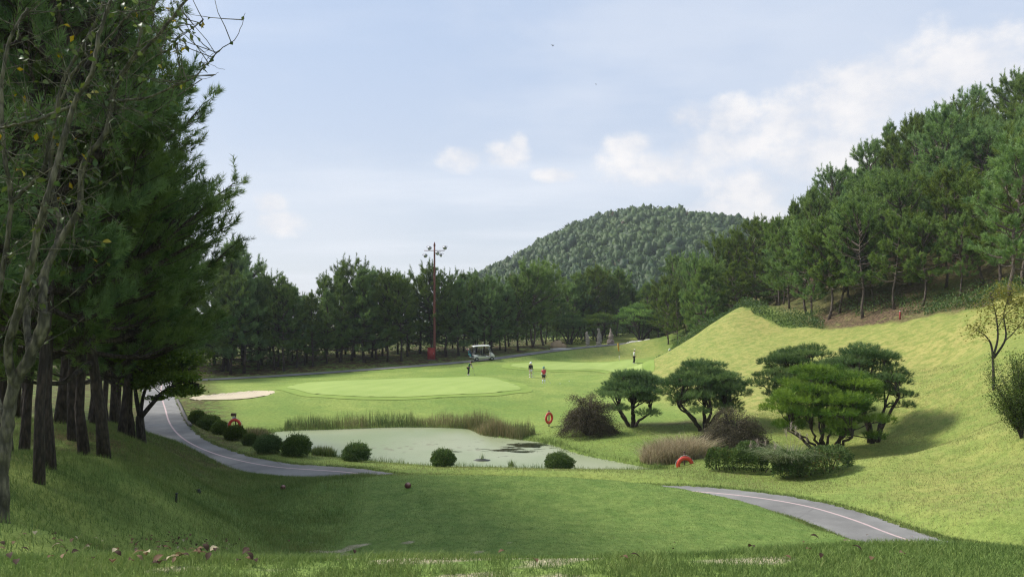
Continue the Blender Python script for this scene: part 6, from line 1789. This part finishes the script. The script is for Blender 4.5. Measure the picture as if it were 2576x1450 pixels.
    B = Geo(); B.box((-1.42, 0, .50), (.46, 1.1, .05)); B.box((-1.22, 0, .95), (.04, 1.15, .05)); B.tube([(-1.22, -.5, .5), (-1.22, -.5, .95)], .02, 5); B.tube([(-1.22, .5, .5), (-1.22, .5, .95)], .02, 5); B.obj('bag_rack', M['steel'], t)
    Mx = t.matrix_basis.copy()
    Mx = Matrix.LocRotScale(t.location, t.rotation_euler, t.scale)
    bags = [(-.42, (.03, .04, .07), 'navy golf bag nearest the camera on the back of the cart', 'navy'), (-.14, (.10, .11, .13), 'grey golf bag second on the back of the cart', 'grey'), (.14, (.04, .36, .36), 'teal golf bag third on the back of the cart', 'teal'), (.42, (.02, .02, .02), 'black golf bag farthest on the back of the cart', 'black')]
    reseed(171)
    for (y, col, lab, nm) in bags:
        g_ = thing('golf_bag', lab, 'golf bag', tuple(Mx @ Vector((-1.40, y, .53))), (0, -.42, RAD(14)), group='golf bags on the cart')
        B = Geo(); B.lathe([(0, 0), (.13, 0), (.135, .25), (.12, .55), (.13, .88), (.11, .88), (0, .84)], n=12, sx=1.0, sy=.9); B.obj('bag_body', plain(nm + '_bag_cloth', col, .7, .2, 8), g_, True)
        B = Geo(); B.box((-.13, 0, .30), (.09, .17, .34)); B.obj('pocket', plain(nm + '_pocket', (.05, .34, .36) if nm != 'grey' else (.16, .17, .2), .7, .2, 8), g_)
        for i in range(5):
            a = rng.random() * 6.28; e = np.array([.07 * math.cos(a) - .05, .07 * math.sin(a), 1.02 + .12 * rng.random()])
            B = Geo(); B.tube([(.05 * math.cos(a), .05 * math.sin(a), .8), e], .008, 5); c_ = B.obj('club', M['steel'], g_)
            B = Geo(); B.ball(e + np.array([-.03, 0, .03]), (.07, .045, .055), 8, 6); B.obj('head_cover', plain('cover', [(.7, .7, .68), (.6, .06, .08), (.65, .45, .05), (.03, .03, .03), (.5, .5, .5)][i], .6, .1, 9), c_, True)
cart()

# ------------------------------------------------------------------ people
def skinmesh(name, J, E, rad, mat, parent, root, sub=1):
    keys = []
    for a, b in E:
        for k in (a, b):
            if k not in keys: keys.append(k)
    me = bpy.data.meshes.new(name)
    me.from_pydata([J[k] for k in keys], [(keys.index(a), keys.index(b)) for a, b in E], [])
    o = bpy.data.objects.new(name, me); COL.objects.link(o); o.parent = parent
    me.materials.append(mat)
    m = o.modifiers.new('skin', 'SKIN'); m.use_smooth_shade = True
    for i, k in enumerate(keys):
        sv = me.skin_vertices[0].data[i]
        r = rad[k]; sv.radius = r if isinstance(r, tuple) else (r, r)
        sv.use_root = (k == root)
    s = o.modifiers.new('subsurf', 'SUBSURF'); s.levels = sub; s.render_levels = sub
    return o

def cloth(name, col): return plain(name, col, .8, .12, 14)
def person(label, loc, face, pose, top, bottom, hat, socks=None, hgt=1.6, long_trousers=True, sleeves=True, glove=None, skirt=False, hat_kind='bucket'):
    """face: heading in radians, 0 = looking along +x"""
    P = dict(lean=0.0, knee=0.0, arm=(0, 0), stride=0.0, crouch=0.0); P.update(pose)
    root = thing('person', label, 'person', loc, (0, 0, face), (hgt / 1.65,) * 3)
    ln = P['lean']; st = P['stride']; cr = P['crouch']
    hipz = .86 - cr
    J = {}
    J['pel'] = (0, 0, hipz)
    def up(dist, side=0.0, fwd=0.0):
        return (math.sin(ln) * dist + math.cos(ln) * fwd, side, hipz + math.cos(ln) * dist - math.sin(ln) * fwd)
    J['waist'] = up(.16); J['chest'] = up(.36); J['nb'] = up(.50); J['neck'] = up(.56, 0, .01); J['chin'] = up(.63, 0, .03); J['head'] = up(.71, 0, .03); J['crown'] = up(.78, 0, .02); J['nose'] = up(.68, 0, .115)
    for s, n in ((1, 'l'), (-1, 'r')):
        J['sh' + n] = up(.47, s * .165); 
        A = P['arm'][0 if s > 0 else 1]
        sh = J['sh' + n]
        if A == 'club':                                  # both hands together on a grip in front
            J['el' + n] = (sh[0] + .12, s * .17, sh[2] - .24); J['wr' + n] = (sh[0] + .25, s * .035, sh[2] - .44)
        elif A == 'bent':
            J['el' + n] = (sh[0] - .05, s * .24, sh[2] - .25); J['wr' + n] = (sh[0] + .12, s * .20, sh[2] - .42)
        else:
            J['el' + n] = (sh[0] - .02 + A * .1, s * .215, sh[2] - .27); J['wr' + n] = (sh[0] + .03 + A * .25, s * .235, sh[2] - .51)
        el, wr = np.array(J['el' + n]), np.array(J['wr' + n])
        hd = norm(wr - el + np.array([.03, 0, -.05]))
        J['pa' + n] = tuple(wr + hd * .055)
        sd = norm(np.cross(hd, np.array([0, s, .01]))); 
        for i, (off, fl) in enumerate([(-.030, .055), (-.010, .066), (.010, .070), (.030, .062)]):
            J[f'f{n}{i}'] = tuple(wr + hd * .085 + sd * off); J[f'g{n}{i}'] = tuple(wr + hd * (.085 + fl * .6) + sd * off * 1.1); J[f'h{n}{i}'] = tuple(wr + hd * (.085 + fl) + sd * off + np.array([.012, -s * .018, 0]))
        J['t' + n] = tuple(wr + hd * .05 + sd * .045); J['tt' + n] = tuple(wr + hd * .085 + sd * .07)
        k = st * (1 if s > 0 else -1)
        J['hip' + n] = (0, s * .085, hipz - .06)
        J['kn' + n] = (.03 + k * .13 + cr * .75 + P['knee'], s * .10, max(.44 - cr * .25, .2) ); J['an' + n] = (-.02 + k * .26 - P['knee'] * .3, s * .105, .085)
        J['to' + n] = (.15 + k * .26 - P['knee'] * .3, s * .12, .035); J['he' + n] = (-.06 + k * .26 - P['knee'] * .3, s * .105, .04)
    R_ = dict(pel=(.135, .105), waist=(.115, .09), chest=(.14, .105), nb=(.10, .08), neck=.052, chin=.062, head=(.080, .092), crown=(.07, .08), nose=.018)
    for n in 'lr':
        R_.update({'sh' + n: .060, 'el' + n: .042, 'wr' + n: .028, 'pa' + n: (.034, .018), 't' + n: .010, 'tt' + n: .009, 'hip' + n: .088, 'kn' + n: .058, 'an' + n: .040, 'to' + n: (.036, .028), 'he' + n: .036})
        for i in range(4): R_.update({f'f{n}{i}': .009, f'g{n}{i}': .0085, f'h{n}{i}': .007})
    E = [('pel', 'waist'), ('waist', 'chest'), ('chest', 'nb'), ('nb', 'neck'), ('neck', 'chin'), ('chin', 'head'), ('head', 'crown'), ('head', 'nose')]
    for n in 'lr':
        E += [('nb', 'sh' + n), ('sh' + n, 'el' + n), ('el' + n, 'wr' + n), ('wr' + n, 'pa' + n), ('pa' + n, 't' + n), ('t' + n, 'tt' + n), ('pel', 'hip' + n), ('hip' + n, 'kn' + n), ('kn' + n, 'an' + n), ('an' + n, 'to' + n), ('an' + n, 'he' + n)]
        for i in range(4): E += [('pa' + n, f'f{n}{i}'), (f'f{n}{i}', f'g{n}{i}'), (f'g{n}{i}', f'h{n}{i}')]
    skinmesh('body', J, E, R_, M['skin'], root, 'pel')
    # clothes follow the same joints a little further out
    ex = 1.16
    RT = {k: (tuple(c * ex for c in v) if isinstance(v, tuple) else v * ex) for k, v in R_.items()}
    JT = dict(J); JT['pel'] = up(.04)
    Et = [('pel', 'waist'), ('waist', 'chest'), ('chest', 'nb')]
    for n in 'lr':
        end = 'wr' + n if sleeves else 'el' + n
        if not sleeves: JT['el' + n] = tuple(np.array(J['sh' + n]) * .45 + np.array(J['el' + n]) * .55)
        RT['el' + n] = .060; RT['wr' + n] = .040; RT['sh' + n] = .074
        Et += [('nb', 'sh' + n), ('sh' + n, 'el' + n)] + ([('el' + n, 'wr' + n)] if sleeves else [])
    skinmesh('shirt', JT, Et, RT, cloth('shirt_cloth', top), root, 'chest')
    if skirt:
        B = Geo(); B.lathe([(.125, hipz + .10), (.155, hipz - .02), (.20, hipz - .22), (.22, hipz - .34), (.20, hipz - .33)], n=16, sy=.9); B.obj('skirt', cloth('skirt_cloth', bottom), root, True)
    else:
        JB = dict(J); RB = dict(RT); RB['pel'] = (.155, .122); 
        Eb = []
        for n in 'lr':
            RB['hip' + n] = .105; RB['kn' + n] = .078; RB['an' + n] = .062
            if not long_trousers: JB['kn' + n] = tuple(np.array(J['hip' + n]) * .35 + np.array(J['kn' + n]) * .65); RB['kn' + n] = .095
            Eb += [('pel', 'hip' + n), ('hip' + n, 'kn' + n)] + ([('kn' + n, 'an' + n)] if long_trousers else [])
        skinmesh('trousers' if long_trousers else 'shorts', JB, Eb, RB, cloth('trouser_cloth', bottom), root, 'pel')
    for n in 'lr':
        a_, to, he = np.array(J['an' + n]), np.array(J['to' + n]), np.array(J['he' + n])
        B = Geo(); B.tube(np.array([he, (he + to) / 2 + [0, 0, .012], to + [.03, 0, 0]]), [.046, .050, .036], 10); B.obj('shoe', M['white'], root, True)
        if socks is not None:
            kn = np.array(J['kn' + n])
            B = Geo(); B.tube(np.array([a_ * 1.0, a_ * .5 + kn * .5, a_ * .15 + kn * .85]), [.050, .062, .064], 10); B.obj('sock', cloth('sock_cloth', socks), root, True)
        if glove is not None and n in glove:
            w_ = np.array(J['wr' + n]); e_ = np.array(J['el' + n])
            B = Geo(); B.tube(np.array([w_ + (w_ - e_) * .02, (w_ + e_) / 2, e_ + (w_ - e_) * .05]), [.036, .044, .050], 9); B.obj('arm_sleeve', M['white'], root, True)
    hc = np.array(J['head'])
    ht = thing('hat', None, None, tuple(hc), (0, ln * .9, 0)); ht.parent = root
    if hat_kind == 'bucket':
        B = Geo(); B.lathe([(0, .155), (.07, .15), (.100, .11), (.108, .04), (.112, .03), (.185, -.02), (.18, -.028), (.105, .02)], n=18); B.obj('hat_cloth', cloth('hat_cloth', hat), ht, True)
    else:
        B = Geo(); B.lathe([(0, .145), (.06, .135), (.10, .09), (.108, .02), (.104, .02)], n=16); B.obj('hat_cloth', cloth('hat_cloth', hat), ht, True)
        B = Geo(); B.add([(.08, -.08, .03), (.08, .08, .03), (.20, .055, .01), (.20, -.055, .01), (.08, -.08, .02), (.08, .08, .02), (.20, .055, .0), (.20, -.055, .0)], None, [(0, 3, 2, 1), (4, 5, 6, 7), (0, 1, 5, 4), (2, 3, 7, 6), (1, 2, 6, 5), (3, 0, 4, 7)]); B.obj('brim', cloth('brim_cloth', hat), ht)
    B = Geo(); B.ball(tuple(hc + np.array([-.035, 0, .0])), (.085, .090, .105), 12, 9); B.obj('hair', plain('black_hair', (.015, .012, .010), .6, .2, 20), root, True)
    for s in (1, -1):
        e_ = up(.715, s * .032, .118); B = Geo(); B.ball(e_, (.010, .012, .008), 8, 6); B.obj('eye', M['black'], root)
    return root, J, Matrix.LocRotScale(root.location, root.rotation_euler, root.scale)

def club(label, a, b, cat='golf club'):
    a = np.array(a); b = np.array(b)
    t = thing('golf_club', label, cat, tuple(b))
    B = Geo(); B.tube(np.array([a - b, (a - b) * .5, [0, 0, .02]]), .009, 6); B.obj('shaft', M['steel'], t)
    B = Geo(); B.tube(np.array([a - b, (a - b) * .78]), .016, 7); B.obj('grip', M['black'], t)
    B = Geo(); B.ball((.03, -.03, .03), (.065, .035, .03), 10, 7); B.obj('club_head', M['steel'], t, True)

p0 = on(1178, 80.0)
r, J, Mx = person('golfer in green shirt and black trousers bending over beside the left green', tuple(p0), RAD(-15), dict(lean=.55, arm=('club', 'club'), knee=.04), (.015, .14, .06), (.012, .012, .014), (.02, .02, .022), hgt=1.62, sleeves=False, glove='r', hat_kind='cap')
hv = Mx @ Vector(J['pal']); club('short golf club held low by the bending golfer in green', hv, (hv.x + .18, hv.y - .05, hz(hv.x + .18, hv.y) + .02))
p0 = on(1335, 79.0)
r, J, Mx = person('golfer in white bucket hat, black top and white shorts standing with back turned', tuple(p0), RAD(-70), dict(lean=.04, arm=(.1, .3), stride=.18), (.012, .012, .014), (.72, .72, .70), (.75, .75, .73), socks=(.70, .66, .60), hgt=1.62, long_trousers=False)
hv = Mx @ Vector(J['pal']); club('golf club hanging from the hand of the golfer in the white bucket hat', hv, (hv.x + .10, hv.y - .2, hz(hv.x + .1, hv.y - .2) + .02))
p0 = on(1368, 74.0)
r, J, Mx = person('golfer in pink shirt, black shorts and white knee socks walking away', tuple(p0), RAD(95), dict(lean=.05, arm=(-.1, .4), stride=.14), (.62, .055, .10), (.014, .012, .014), (.16, .30, .24), socks=(.74, .76, .78), hgt=1.63, long_trousers=False, sleeves=False, glove='lr', hat_kind='bucket')
hv = Mx @ Vector(J['par']); club('golf club trailing from the hand of the golfer in pink', hv, (hv.x + .42, hv.y + .1, hz(hv.x + .42, hv.y + .1) + .02))
p0 = on(1595, 90.0)
r, J, Mx = person('golfer in white top and black skirt walking on the right green', tuple(p0), RAD(-12), dict(lean=.06, arm=('bent', 'bent'), stride=.3), (.70, .70, .68), (.012, .012, .013), (.72, .68, .55), socks=(.012, .012, .013), hgt=1.66, long_trousers=True, hat_kind='cap')
hv = Mx @ Vector(J['par']); club('putter carried behind the golfer in white on the right green', hv, (hv.x - .55, hv.y, hv.z + .12))
x_, y_ = (1691 - U0) / F * 84.0, 84.0
p0 = on(1690, 85.5)
r, J, Mx = person('caddie in a white sun hat and white top half hidden behind the grass mound', (p0[0], p0[1], p0[2]), RAD(200), dict(lean=.35, arm=('bent', 'bent'), stride=.1), (.72, .72, .72), (.05, .18, .09), (.76, .76, .74), hgt=1.66, glove='lr')
print('caddie', p0)
for (u, v) in [(1432, 959), (1409, 965)]:
    p0 = ray(u, v); B = Geo(); B.ball((0, 0, .03), .035, 10, 8); tag(B.obj('golf_ball', M['white'], loc=tuple(p0)), 'white golf ball lying on the lawn right of the golfer in pink' if u > 1420 else 'white golf ball lying nearer the golfer in pink', 'golf ball')
